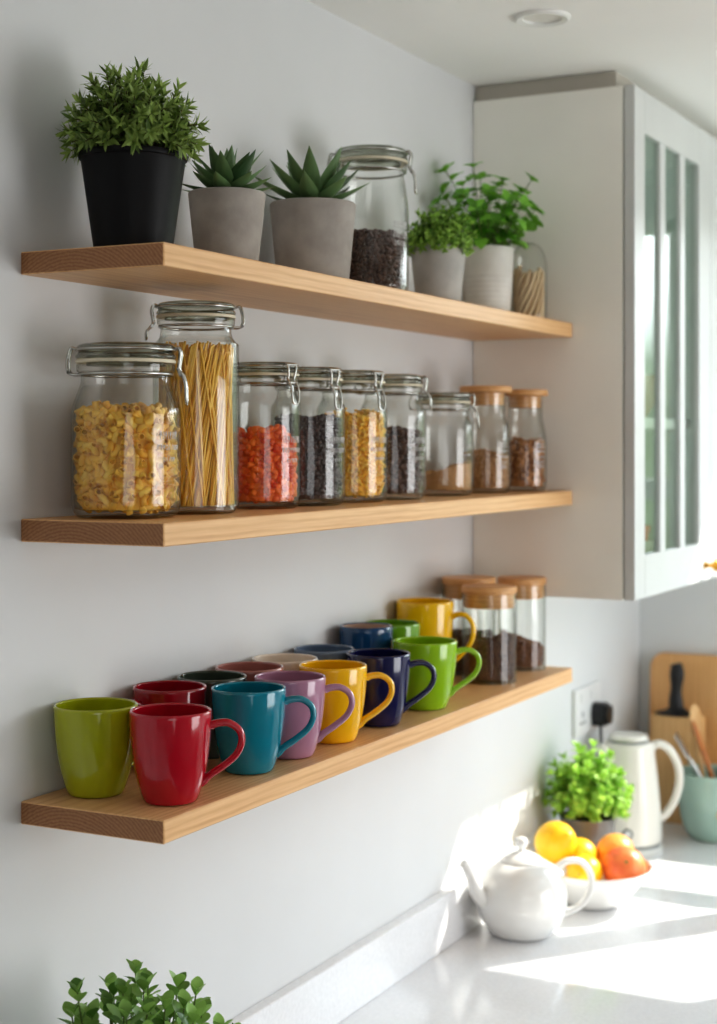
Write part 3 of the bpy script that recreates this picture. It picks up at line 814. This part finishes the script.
def bush(t, seed, c, nst, rx, rz, base_r, leafm, stemm, Ln, Wn, per, spread=1.0, zlow=-.1, stem_r=.0009, fold=.3, curl=.15, shape=None, tipn=3, lz=.9, updir=.6, pair=True, start=.35):
    r = random.Random(seed); ms = MB(); ml = MB(); c = Vector(c)
    for k in range(nst):
        a = 2 * PI * ((k * .61803) % 1) + r.uniform(-.2, .2)
        el = math.asin(min(1, max(zlow, zlow + (1 - zlow) * ((k + .5) / nst))))
        d = Vector((math.cos(a) * math.cos(el), math.sin(a) * math.cos(el), math.sin(el)))
        s = r.uniform(.72, 1.03)
        tip = c + Vector((d.x * rx, d.y * rx, d.z * rz)) * s
        b = c + Vector((d.x, d.y, 0)) * base_r * r.uniform(.2, 1) ; b.z = c.z - .006
        cv = stem_curve(b, tip, Vector((0, 0, rz * .22)), 8)
        ms.tube(cv, [stem_r * (1.3 - .6 * i / 8) for i in range(9)], 5)
        for j in range(per):
            q = start + (1 - start) * (j + r.uniform(0, .5)) / per
            i = min(7, int(q * 8)); p = cv[i].lerp(cv[i + 1], q * 8 - i); T = (cv[i + 1] - cv[i]).normalized()
            az = j * 2.4 + r.uniform(-.5, .5)
            u = T.orthogonal().normalized(); v = T.cross(u)
            for sg in ((1, -1) if pair else (1,)):
                o = (u * math.cos(az) + v * math.sin(az)) * sg
                ld = (T * updir + o * lz).normalized()
                sc = r.uniform(.7, 1.1) * (1.0 - .25 * q)
                ml.leaf(p, ld, T * 1.0 - o * .4 + Vector((0, 0, .4)), Ln * sc, Wn * sc, fold, curl * r.uniform(.3, 1.5), shape=shape)
        T = (cv[8] - cv[7]).normalized(); u = T.orthogonal().normalized(); v = T.cross(u)
        for j in range(tipn):
            az = j * 2 * PI / max(1, tipn) + r.random(); o = u * math.cos(az) + v * math.sin(az)
            ml.leaf(cv[8], T + o * .55, T - o * .5, Ln * r.uniform(.55, .85), Wn * r.uniform(.55, .85), fold, .1, shape=shape)
    ms.build('stems', stemm, t, 180); ml.build('foliage', leafm, t, 180)
GP = 'potted plants on the top shelf'
oval = lambda q: math.sin(PI * min(1, q * .96 + .02)) ** .75
spatul = lambda q: (math.sin(PI * min(1, q ** 1.25 * .97 + .01)) ** .8) + .05
lance = lambda q: math.sin(PI * min(1, (q ** .75) * .97 + .015))
# black pot with a bushy evergreen
t = thing('potted_bush', 'bushy small leaved evergreen in a matte black pot', 'potted plant', (.098, 1.461, S1), 0, GP)
pot(t, .0605, .0445, .114, M_blackpot, rim=.0012)
bush(t, 21, (0, 0, .112), 150, .079, .100, .045, L_black, M_stem_w, .022, .0066, 9, zlow=.02, shape=lance, tipn=4, curl=.1)
# concrete pots with succulents
def succ(x, y, label, rt, rb, h, tiers, seed, mat=M_concrete):
    t = thing('potted_succulent', label, 'potted plant', (x, y, S1), 0, GP); pot(t, rt, rb, h, mat)
    r = random.Random(seed); m = MB()
    for (n, el, L, W, T, r0, z0) in tiers:
        off = r.random() * 6
        for k in range(n):
            a = off + 2 * PI * (k + r.uniform(-.15, .15)) / n; e = R(el + r.uniform(-7, 7))
            d = Vector((math.cos(a) * math.cos(e), math.sin(a) * math.cos(e), math.sin(e)))
            u = Vector((-math.cos(a) * math.sin(e), -math.sin(a) * math.sin(e), math.cos(e)))
            m.thick_leaf((math.cos(a) * r0, math.sin(a) * r0, h + z0), d, u, L * r.uniform(.88, 1.08), W, T, curl=-.13 if el < 50 else .05)
    m.build('foliage', L_succ, t, 60)
succ(.085, 1.681, 'rosette succulent in the smaller grey concrete pot beside the black pot', .0495, .039, .103,
     [(10, 8, .060, .023, .006, .006, .000), (8, 30, .060, .023, .006, .005, .004), (6, 50, .062, .022, .006, .004, .006), (4, 74, .058, .018, .006, .002, .006)], 31)
succ(.085, 1.905, 'spiky aloe succulent in the larger grey concrete pot beside the tall jar', .0605, .0500, .1195,
     [(7, 14, .086, .027, .008, .006, .000), (6, 34, .088, .027, .008, .005, .003), (4, 46, .080, .026, .008, .004, .005), (2, 62, .060, .020, .007, .002, .006)], 37)
# small leaved herb
t = thing('potted_herb', 'small leaved green herb in a pale concrete pot next to the tall jar', 'potted plant', (.105, 2.282, S1), 0, GP)
pot(t, .0450, .0355, .101, M_concrete2)
bush(t, 41, (0, 0, .097), 130, .060, .068, .034, L_herb, M_stem, .0125, .0058, 9, zlow=-.15, shape=oval, curl=.5, tipn=4)
# mint
t = thing('potted_mint', 'leafy mint in a white ribbed pot at the end of the top shelf', 'potted plant', (.090, 2.519, S1), 0, GP)
m = MB(); pr = []
rt, rb, h = .0475, .0400, .124
for i in range(41):
    q = i / 40; rr = rb + (rt - rb) * q + (.0007 * math.sin(q * 2 * PI * 14) if q < .62 else 0); pr.append((rr, .003 + q * (h - .003)))
m.lathe([(0, .001), (rb - .003, 0)] + pr + [(rt - .001, h + .001), (rt - .005, h), (rt - .007, h * .8), (0, h * .8)], 56); m.build('pot', M_whitepot, t, 50)
m = MB(); m.lathe([(rt * .9, h - .014), (rt * .5, h - .009), (0, h - .008)], 32); m.build('soil', M_soil, t, 180)
r = random.Random(51); ms = MB(); ml = MB()
for k in range(28):
    a = k * 2.39996; rad = .005 + .03 * math.sqrt((k + .5) / 28)
    H_ = .138 * (1 - .50 * (k / 28) ** .9) * r.uniform(.8, 1.06); lean = .012 + .066 * (k / 28) ** .8
    if k == 2: H_, a, lean = .150, view_ang(.09, 2.519) - R(100), .070
    if k == 3: H_, a, lean = .128, view_ang(.09, 2.519) + R(80), .062
    if k == 4: H_, a, lean = .150, view_ang(.09, 2.519) - R(40), .02
    b = Vector((math.cos(a) * rad, math.sin(a) * rad, h - .012)); tip = b + Vector((math.cos(a) * lean, math.sin(a) * lean, H_))
    if tip.x > .085: tip.x = .085
    if tip.y > .09: tip.y = .09
    if tip.x < -.07: tip.x = -.07
    cv = stem_curve(b, tip, Vector((-math.cos(a) * lean * .25, -math.sin(a) * lean * .25, .0)), 8)
    ms.tube(cv, [.0013 - .0006 * i / 8 for i in range(9)], 6)
    nn = max(2, int(H_ / .030))
    for j in range(nn):
        q = .22 + .76 * (j + .4) / nn; i = min(7, int(q * 8)); p = cv[i].lerp(cv[i + 1], q * 8 - i); T = (cv[i + 1] - cv[i]).normalized()
        u = T.orthogonal().normalized(); v = T.cross(u); az = j * PI / 2 + k
        for sg in (1, -1):
            o = (u * math.cos(az) + v * math.sin(az)) * sg; sc = r.uniform(.75, 1.1) * (1.05 - .35 * q)
            ml.leaf(p + o * .003, o + T * .35 - Vector((0, 0, .1)), T + Vector((0, 0, .3)), .039 * sc, .031 * sc, .28, r.uniform(.15, .5), shape=oval)
    T = (cv[8] - cv[7]).normalized(); u = T.orthogonal().normalized(); v = T.cross(u)
    for j in range(4):
        o = u * math.cos(j * PI / 2) + v * math.sin(j * PI / 2); ml.leaf(cv[8], o + T * .7, T - o * .3, .024 * r.uniform(.6, 1), .015, .3, .3, shape=oval)
ms.build('stems', M_stem, t, 180); ml.build('foliage', L_mint, t, 180)
# low plant on the worktop at the near end
t = thing('potted_jade_plant', 'round leaved green plant on the worktop below the near end of the shelves', 'potted plant', (.150, 1.392, ZT))
pot(t, .076, .058, .155, M_whitepot, rim=.001)
r = random.Random(61); ms = MB(); ml = MB(); h = .150
for k in range(42):
    a = k * 2.39996; f = math.sqrt((k + .5) / 42); rad = .052 * f
    H_ = .178 * (1 - .52 * f ** 1.8) * r.uniform(.70, 1.04); lean = .074 * f * r.uniform(.7, 1.15)
    b = Vector((math.cos(a) * rad * .7, math.sin(a) * rad * .7, h - .008)); tip = b + Vector((math.cos(a) * lean, math.sin(a) * lean, H_))
    cv = stem_curve(b, tip, Vector((math.cos(a) * lean * .3, math.sin(a) * lean * .3, 0)), 8)
    ms.tube(cv, [.0017 - .0008 * i / 8 for i in range(9)], 6)
    nn = max(4, int(H_ / .023))
    for j in range(nn):
        q = .25 + .75 * (j + .5) / nn; i = min(7, int(q * 8)); p = cv[i].lerp(cv[i + 1], q * 8 - i); T = (cv[i + 1] - cv[i]).normalized()
        u = T.orthogonal().normalized(); v = T.cross(u); az = j * PI / 2 * 1.1 + k
        for sg in (1, -1):
            o = (u * math.cos(az) + v * math.sin(az)) * sg; sc = r.uniform(.75, 1.1)
            ml.leaf(p + o * .002, o * .8 + T * .75, T - o * .5, .024 * sc, .0158 * sc, .22, r.uniform(-.1, .25), n=9, shape=spatul)
    T = (cv[8] - cv[7]).normalized(); u = T.orthogonal().normalized(); v = T.cross(u)
    for j in range(3):
        o = u * math.cos(j * 2.1 + k) + v * math.sin(j * 2.1 + k); ml.leaf(cv[8], o * .55 + T, T - o * .6, .020 * r.uniform(.8, 1.1), .0138, .22, .1, n=9, shape=spatul)
ms.build('stems', M_stem, t, 180); ml.build('foliage', L_low, t, 180)
# parsley behind the fruit
t = thing('potted_parsley', 'bright green parsley in a grey pot behind the fruit bowl', 'potted plant', (.092, 3.045, ZT))
pot(t, .0560, .0440, .128, M_greypot, rim=.001)
bush(t, 71, (0, 0, .128), 80, .084, .138, .038, L_bright, M_stem, .026, .0205, 5, zlow=.10, shape=oval, curl=.35, tipn=4, stem_r=.0011, start=.45)

# ------------------------------------------------------------------ worktop things
# teapot
tx, ty = .107, 2.640
t = thing('teapot', 'round white ceramic teapot standing in front of the fruit bowl', 'teapot', (tx, ty, ZT))
m = MB(); m.lathe([(0, .002), (.046, .0), (.050, .002)] + smooth_prof([(.050, .002), (.058, .008), (.0745, .032), (.0825, .062), (.0800, .091), (.067, .117), (.049, .1305), (.040, .133)], 6)[1:] + [(.036, .131), (.036, .12)], 64); m.build('body', M_white, t, 60)
m = MB(); m.lathe(smooth_prof([(.040, .1335), (.0385, .1365), (.030, .143), (.016, .149), (.0075, .151), (.006, .155), (.0105, .162), (.0115, .168), (.008, .1745), (0, .176)], 4), 48); m.build('lid', M_white, t, 60)
sd = Vector((-.60, -.80, 0)); m = MB()
pts = smooth_path([sd * .062 + Vector((0, 0, .060)), sd * .088 + Vector((0, 0, .082)), sd * .102 + Vector((0, 0, .112)), sd * .114 + Vector((0, 0, .134)), sd * .122 + Vector((0, 0, .142))], 6)
n = len(pts); m.tube(pts, [.0205 - .0135 * (i / (n - 1)) ** .6 for i in range(n)], 20, caps=False)
m.tube(pts[-8:], [(.0205 - .0135 * (i / (n - 1)) ** .6) - .0018 for i in range(n - 8, n)], 20, caps=True); m.build('spout', M_white, t, 70)
hd = Vector((.80, .60, 0)); m = MB()
pts = smooth_path([hd * .062 + Vector((0, 0, .113)), hd * .084 + Vector((0, 0, .128)), hd * .112 + Vector((0, 0, .126)), hd * .130 + Vector((0, 0, .102)), hd * .128 + Vector((0, 0, .072)), hd * .108 + Vector((0, 0, .045)), hd * .074 + Vector((0, 0, .034))], 6)
m.tube(pts, .0068, 14, flat=(.9, 1.15)); m.build('handle', M_white, t, 80)
# fruit bowl
bx, by = .164, 2.872
m = MB(); m.lathe([(0, .003), (.042, .0), (.045, .003)] + smooth_prof([(.045, .003), (.060, .012), (.083, .036), (.108, .064), (.112, .076)], 5)[1:] + [(.1105, .0775), (.1085, .076)] + smooth_prof([(.1085, .076), (.103, .062), (.078, .038), (.058, .020), (.03, .0125), (0, .011)], 5)[1:], 64)
o = m.build('fruit_bowl', M_white, None, 60, (bx, by, ZT)); tag(o, 'white ceramic bowl holding citrus fruit beside the teapot', 'bowl')
Rv = Vector((.8866, .4626, 0)); Tv = Vector((.4626, -.8866, 0))
def peel(name, c1, c2, sc=9):
    return varied(name, c1, c2, sc, .38, .45, .35, 420, dist=.0006)
def fruit(name, cat, u, w, z, r, mat, label, elong=1.0, tilt=(0, 0)):
    t = thing(name, label, cat, Vector((bx, by, ZT + z)) + Rv * u + Tv * w, 0, 'citrus fruit in the white bowl')
    t.rotation_euler = (R(tilt[0]), R(tilt[1]), 0)
    m = MB(); n = 24; pr = []
    for i in range(n + 1):
        a = -PI / 2 + PI * i / n; rr = r * math.cos(a); zz = r * math.sin(a) * elong
        if elong > 1.05 and abs(math.sin(a)) > .93: zz += math.copysign((abs(math.sin(a)) - .93) * r * 1.6, zz)
        if elong <= 1.05 and i >= n - 2: zz -= r * .02 * (i - n + 3)
        pr.append((max(0, rr) if 0 < i < n else 0, zz))
    m.lathe(pr, 40); m.build('skin', mat, t, 180)
    m = MB(); m.lathe([(0, r * elong * 1.0 - .004), (.0028, r * elong - .004), (.0026, r * elong * 1.0 - .0005 if elong < 1.05 else r * elong * 1.1), (0, r * elong * 1.0 if elong < 1.05 else r * elong * 1.1 + .0005)], 10)
    m.build('stem_end', plain('fruit_stem', srgb(120, 128, 62), .7), t, 60)
pe_y = peel('yellow_peel', srgb(246, 184, 22), srgb(252, 204, 44)); pe_o = peel('orange_peel', srgb(240, 156, 70), srgb(248, 182, 96)); pe_r = peel('blushed_peel', srgb(228, 98, 62), srgb(246, 150, 84), 22)
fruit('orange', 'fruit', .052, .036, .080, .0415, pe_r, 'red blushed orange at the front of the fruit bowl', 1.0, (50, 35))
fruit('orange', 'fruit', .050, -.046, .086, .0390, pe_o, 'pale orange citrus fruit at the back of the fruit bowl', 1.0, (-20, 70))
fruit('lemon', 'fruit', -.024, .044, .074, .0340, pe_y, 'yellow lemon low in the bowl seen through the teapot handle', 1.08, (80, 20))
fruit('lemon', 'fruit', -.022, -.036, .084, .0350, pe_y, 'yellow lemon at the back of the bowl in front of the parsley', 1.08, (70, 60))
fruit('lemon', 'fruit', -.074, .002, .121, .0395, pe_y, 'large yellow lemon on top of the pile in the bowl', 1.06, (20, 60))
# kettle
kx, ky = .100, 3.292
t = thing('electric_kettle', 'cream electric kettle with curved handle in the worktop corner', 'kettle', (kx, ky, ZT))
m = MB(); m.lathe([(0, 0), (.072, 0), (.0735, .003), (.0735, .014), (.070, .017), (0, .017)], 56); m.build('power_base', M_kbase, t, 40)
m = MB(); m.lathe([(0, .0172), (.0695, .0172), (.0695, .024), (0, .024)], 56); m.build('trim_band', M_kgrey, t, 40)
m = MB(); m.lathe([(0, .0242)] + smooth_prof([(.070, .0242), (.0715, .032), (.0695, .080), (.0635, .150), (.0570, .205), (.0535, .232), (.050, .238)], 5) + [(.044, .2385), (.0435, .236), (0, .236)], 64); m.build('body', M_kettle, t, 50)
m = MB(); m.lathe([(0, .2365), (.0425, .2365), (.0425, .243), (0, .243)], 48); m.build('lid_ring', M_kgrey, t, 40)
m = MB(); m.lathe(smooth_prof([(.0415, .2432), (.0425, .246), (.040, .252), (.030, .2545), (0, .2555)], 4), 48); m.build('lid', M_kettle, t, 50)
hd = Vector((.8866, .4626, 0)); hd = Vector((math.cos(R(30)), math.sin(R(30)), 0)); m = MB()
pts = smooth_path([hd * .048 + Vector((0, 0, .222)), hd * .066 + Vector((0, 0, .232)), hd * .090 + Vector((0, 0, .218)), hd * .108 + Vector((0, 0, .185)), hd * .1115 + Vector((0, 0, .150)), hd * .102 + Vector((0, 0, .112)), hd * .084 + Vector((0, 0, .082)), hd * .0665 + Vector((0, 0, .068))], 6)
m.tube(pts, .0105, 16, flat=(.85, 1.1)); m.build('handle', M_kettle, t, 80)
sd = Vector((-.62, -.79, 0)); sd.normalize(); m = MB()
m.tube(smooth_path([sd * .045 + Vector((0, 0, .20)), sd * .062 + Vector((0, 0, .218)), sd * .074 + Vector((0, 0, .234))], 4), [.024, .0235, .022, .020, .018, .016, .014, .012, .011], 18, flat=(.8, 1)); m.build('spout', M_kettle, t, 80)
ka = view_ang(kx, ky) - R(2); kd = Vector((math.cos(ka), math.sin(ka), 0))
MM = Matrix.Translation(kd * .0705 + Vector((0, 0, .052))) @ kd.to_track_quat('Z', 'Y').to_matrix().to_4x4()
m = MB(); m.lathe([(0, .0), (.0072, .0), (.0072, .0015), (0, .002)], 24, 1, MM); m.lathe([(.0072, -.002), (.0072, .0022), (.0095, .0026), (.0115, .0012), (.012, -.003)], 28, 0, MM); m.build('switch_dial', [M_kgrey, M_plastic_w], t, 50)
# socket and plug
t = thing('wall_socket', 'white double wall socket on the wall behind the parsley', 'socket', (0, 3.287, 1.222))
m = MB(); m.box((0, -.083, -.052), (.010, .083, .052), bev=.002); m.build('plate', M_plastic_w, t)
for yy in (-.055, .012):
    m = MB(); m.box((.010, yy, .022), (.013, yy + .014, .042), bev=.001); m.build('switch', M_plastic_w, t)
m = MB()
for (yy, zz, a, b) in ((-.04, -.006, .003, .006), (-.051, -.024, .006, .0025), (-.029, -.024, .006, .0025)): m.box((.0098, yy - a, zz - b), (.0103, yy + a, zz + b))
m.build('pin_holes', M_plastic_b, t)
t = thing('power_plug', 'black plug in the wall socket with its cord hanging behind the kettle', 'plug', (.0105, 3.325, 1.206))
m = MB(); out = [(.0, -.026), (.018, -.022), (.024, -.005), (.024, .012), (.018, .024), (.0, .027), (-.018, .024), (-.024, .012), (-.024, -.005), (-.018, -.022)]
MM = Matrix(((0, 0, 1, 0), (1, 0, 0, 0), (0, 1, 0, 0), (0, 0, 0, 1)))
m.prism([(p.x, p.y) for p in smooth_path([(a, b, 0) for a, b in out + out[:1]], 3)][:-1], 0, .026, M=MM)
m.prism([(p.x * .8, p.y * .8) for p in smooth_path([(a, b, 0) for a, b in out + out[:1]], 3)][:-1], .026, .036, M=MM); m.build('plug_body', M_plastic_b, t, 45)
m = MB(); m.tube(smooth_path([(.014, 0, -.022), (.0145, .0, -.05), (.0155, .005, -.12), (.0165, .01, -.20), (.0165, .010, -.255), (.0165, .004, -.272), (.0165, -.008, -.2795)], 6), .0034, 8); m.build('cord', plain('grey_cord', srgb(92, 94, 98), .5), t, 80)
# cutting board against the end wall
m = MB(); w_, h_, rc = .30, .385, .035; out = []
for (cx_, cy_, a0) in ((w_ - rc, h_ - rc, 0), (rc, h_ - rc, 90), (rc, rc, 180), (w_ - rc, rc, 270)):
    for i in range(7): a = R(a0 + 15 * i); out.append((cx_ + rc * math.cos(a), cy_ + rc * math.sin(a)))
MM = Matrix(((1, 0, 0, 0), (0, 0, 1, 0), (0, 1, 0, 0), (0, 0, 0, 1)))
m.prism(out, 0, .02, M=MM)
o = m.build('cutting_board', M_board, None, 40, (.035, 3.640, ZT + .001)); o.rotation_euler = (R(-4), 0, 0)
tag(o, 'large wooden cutting board with round corners leaning on the end wall', 'cutting board')
# knife block
KB = (.122, 3.600, ZT)
t = thing('knife_block', 'pale wooden knife block standing in front of the cutting board', 'knife block', KB)
m = MB(); m.box((-.058, -.030, 0), (.058, .030, .250), bev=.003); m.build('block', M_block, t)
t = thing('kitchen_knife', 'black handled kitchen knife standing in the wooden block', 'knife', (KB[0] - .004, KB[1], ZT + .2502))
m = MB(); m.tube(smooth_path([(0, 0, .012), (-.002, 0, .04), (0, 0, .075), (.001, 0, .105), (-.002, 0, .120)], 4), [.0155 + .002 * math.sin(i * .75) for i in range(16)] + [.014], 14, flat=(1, .78), ref=(1, 0, 0)); m.build('handle', M_plastic_b, t, 60)
m = MB(); m.lathe(smooth_prof([(0, 0), (.048, 0), (.049, .004), (.026, .011), (.0135, .022), (0, .024)], 4), 32, M=Matrix.Diagonal((1, .6, 1, 1))); m.build('bolster', M_plastic_b, t, 50)
# utensil pot and utensils
px_, py_ = .236, 3.486
t = thing('utensil_pot', 'mint green ceramic pot holding utensils in the worktop corner', 'pot', (px_, py_, ZT))
m = MB(); m.lathe([(0, .003), (.050, 0), (.054, .003)] + smooth_prof([(.054, .003), (.068, .025), (.077, .065), (.0795, .105), (.078, .140), (.0785, .148)], 5)[1:] + [(.077, .150), (.0745, .148)] + smooth_prof([(.0745, .148), (.075, .105), (.072, .065), (.06, .02), (0, .012)], 4)[1:], 56); m.build('body', M_mint, t, 60)
a = view_ang(px_, py_) + R(12); d = Vector((math.cos(a), math.sin(a), 0)); MM = Matrix.Translation(d * .0785 + Vector((0, 0, .068))) @ d.to_track_quat('Z', 'Y').to_matrix().to_4x4()
m = MB(); m.lathe([(.010, -.003), (.009, .0012), (0, .002)], 16, 0, MM @ Matrix.Diagonal((.9, 1.2, 1, 1))); m.build('orange_mark', M_orangemark, t, 60)
def utensil(name, label, cat, base, tip, kind, mat):
    b = Vector(base); e = Vector(tip); L = (e - b).length
    t = thing(name, label, cat, b); t.rotation_mode = 'QUATERNION'; t.rotation_quaternion = (e - b).to_track_quat('Z', 'X')
    m = MB(); m.tube([(0, 0, 0), (0, 0, L * .72)], [.0055, .0062], 12); m.build('handle', mat, t, 60)
    m = MB()
    if kind == 'spoon': m.ball((0, 0, L * .86), (.006, .021, .036), 16, 10); m.tube([(0, 0, L * .70), (0, 0, L * .80)], [.0061, .007], 12)
    elif kind == 'spatula':
        m.tube([(0, 0, L * .70), (0, 0, L * .78)], [.004, .004], 10); m.box((-.0015, -.024, L * .76), (.0015, .024, L), bev=.0007)
        for q in (-.012, 0, .012): m.box((-.0022, q - .003, L * .80), (.0022, q + .003, L * .96))
    elif kind == 'whisk':
        for k in range(5):
            a = PI * k / 5; ca, sa = math.cos(a), math.sin(a)
            m.tube(smooth_path([(0, 0, L * .70), (.016 * ca, .016 * sa, L * .80), (.024 * ca, .024 * sa, L * .91), (0, 0, L), (-.024 * ca, -.024 * sa, L * .91), (-.016 * ca, -.016 * sa, L * .80), (0, 0, L * .70)], 4), .0011, 6)
    m.build('head', mat, t, 60); return t
GU = 'utensils in the mint green pot'
B = Vector((px_, py_, ZT + .016))
def put(u, w, z): return Vector((px_, py_, ZT + z)) + Rv * u + Tv * w
utensil('wooden_spoon', 'wooden spoon leaning across the front of the knife block', 'utensil', put(.030, .012, .03), put(-.045, -.008, .262), 'spoon', M_spoon)
utensil('spatula', 'steel slotted spatula leaning towards the kettle', 'utensil', put(.025, .03, .03), put(-.085, -.005, .232), 'spatula', M_chrome)
utensil('wooden_stick', 'slim pale wooden spoon upright behind the other utensils', 'utensil', put(-.01, -.015, .03), put(-.035, -.045, .295), 'spoon', M_block)
utensil('whisk', 'steel whisk leaning outward over the pot rim', 'utensil', put(-.02, .01, .03), put(.075, .0, .225), 'whisk', M_chrome)

# ------------------------------------------------------------------ light
sc = bpy.context.scene
wd = bpy.data.worlds.new('daylight'); sc.world = wd; wd.use_nodes = True
nt = wd.node_tree; nt.nodes.clear()
o_ = nt.nodes.new('ShaderNodeOutputWorld'); bg = nt.nodes.new('ShaderNodeBackground'); tc = nt.nodes.new('ShaderNodeTexCoord')
sx = nt.nodes.new('ShaderNodeSeparateXYZ'); rp = nt.nodes.new('ShaderNodeValToRGB')
nt.links.new(tc.outputs['Generated'], sx.inputs[0]); nt.links.new(sx.outputs['Z'], rp.inputs[0]); nt.links.new(rp.outputs[0], bg.inputs[0]); nt.links.new(bg.outputs[0], o_.inputs[0])
e = rp.color_ramp.elements
e[0].position = 0.0; e[0].color = (.07, .09, .05, 1); e[1].position = 1; e[1].color = (.62, .78, 1, 1)
for p, c in ((.05, (.12, .15, .11, 1)), (.11, (.90, .96, 1.0, 1)), (.4, (.80, .91, 1.0, 1))):
    x = e.new(p); x.color = c
bg.inputs[1].default_value = 4.7
def lamp(name, kind, loc, rot, energy, color=(1, 1, 1), **k):
    d = bpy.data.lights.new(name, kind); d.energy = energy; d.color = color
    for a, b in k.items(): setattr(d, a, b)
    o = bpy.data.objects.new(name, d); col.objects.link(o); o.location = loc; o.rotation_euler = rot; return o
sd = Vector((-.62 * math.cos(R(40)), -.785 * math.cos(R(40)), -math.sin(R(40))))
sun = lamp('sun', 'SUN', (3, 6, 5), sd.to_track_quat('-Z', 'Y').to_euler(), 3.8, (1, .95, .87), angle=R(.5))
pt = lamp('window_portal', 'AREA', ((WX0 + WX1) / 2, YB + .13, (WZ0 + WZ1) / 2), (R(-90), 0, 0), 1, shape='RECTANGLE', size=WX1 - WX0, size_y=WZ1 - WZ0)
pt.data.cycles.is_portal = True
# fill lamp added behind the camera for surfaces facing it, no window there
lamp('near_fill', 'AREA', (2.2, -.9, 1.5), Vector((-.55, 1, .1)).to_track_quat('-Z', 'Z').to_euler(), 3.5, (.97, .985, 1), shape='RECTANGLE', size=1.2, size_y=1.2)
lamp('room_fill', 'AREA', (XW - .05, 2.45, 1.45), (0, R(95), 0), 16, (.98, .99, 1), shape='RECTANGLE', size=1.3, size_y=1.5)  # added fill at the opposite wall, which has no window

# ------------------------------------------------------------------ camera
cd = bpy.data.cameras.new('camera'); cam = bpy.data.objects.new('camera', cd); col.objects.link(cam); sc.camera = cam
cam.location = CAM; cam.rotation_euler = (R(90), 0, .48092)
cd.sensor_fit = 'VERTICAL'; cd.sensor_height = 36; cd.lens = 1557.7 / 1024 * 36
cd.shift_y = -(512 - 443) / 1024
cd.clip_start = .05
cd.dof.use_dof = True; cd.dof.focus_distance = 1.86; cd.dof.aperture_fstop = 4.2
sc.view_settings.view_transform = 'Standard'; sc.view_settings.look = 'Medium High Contrast'; sc.view_settings.exposure = .97
try:
    sc.cycles.use_denoising = True; sc.cycles.denoiser = 'OPENIMAGEDENOISE'
    sc.cycles.max_bounces = 14; sc.cycles.transparent_max_bounces = 24; sc.cycles.diffuse_bounces = 6
    sc.cycles.sample_clamp_indirect = 8
except Exception: pass
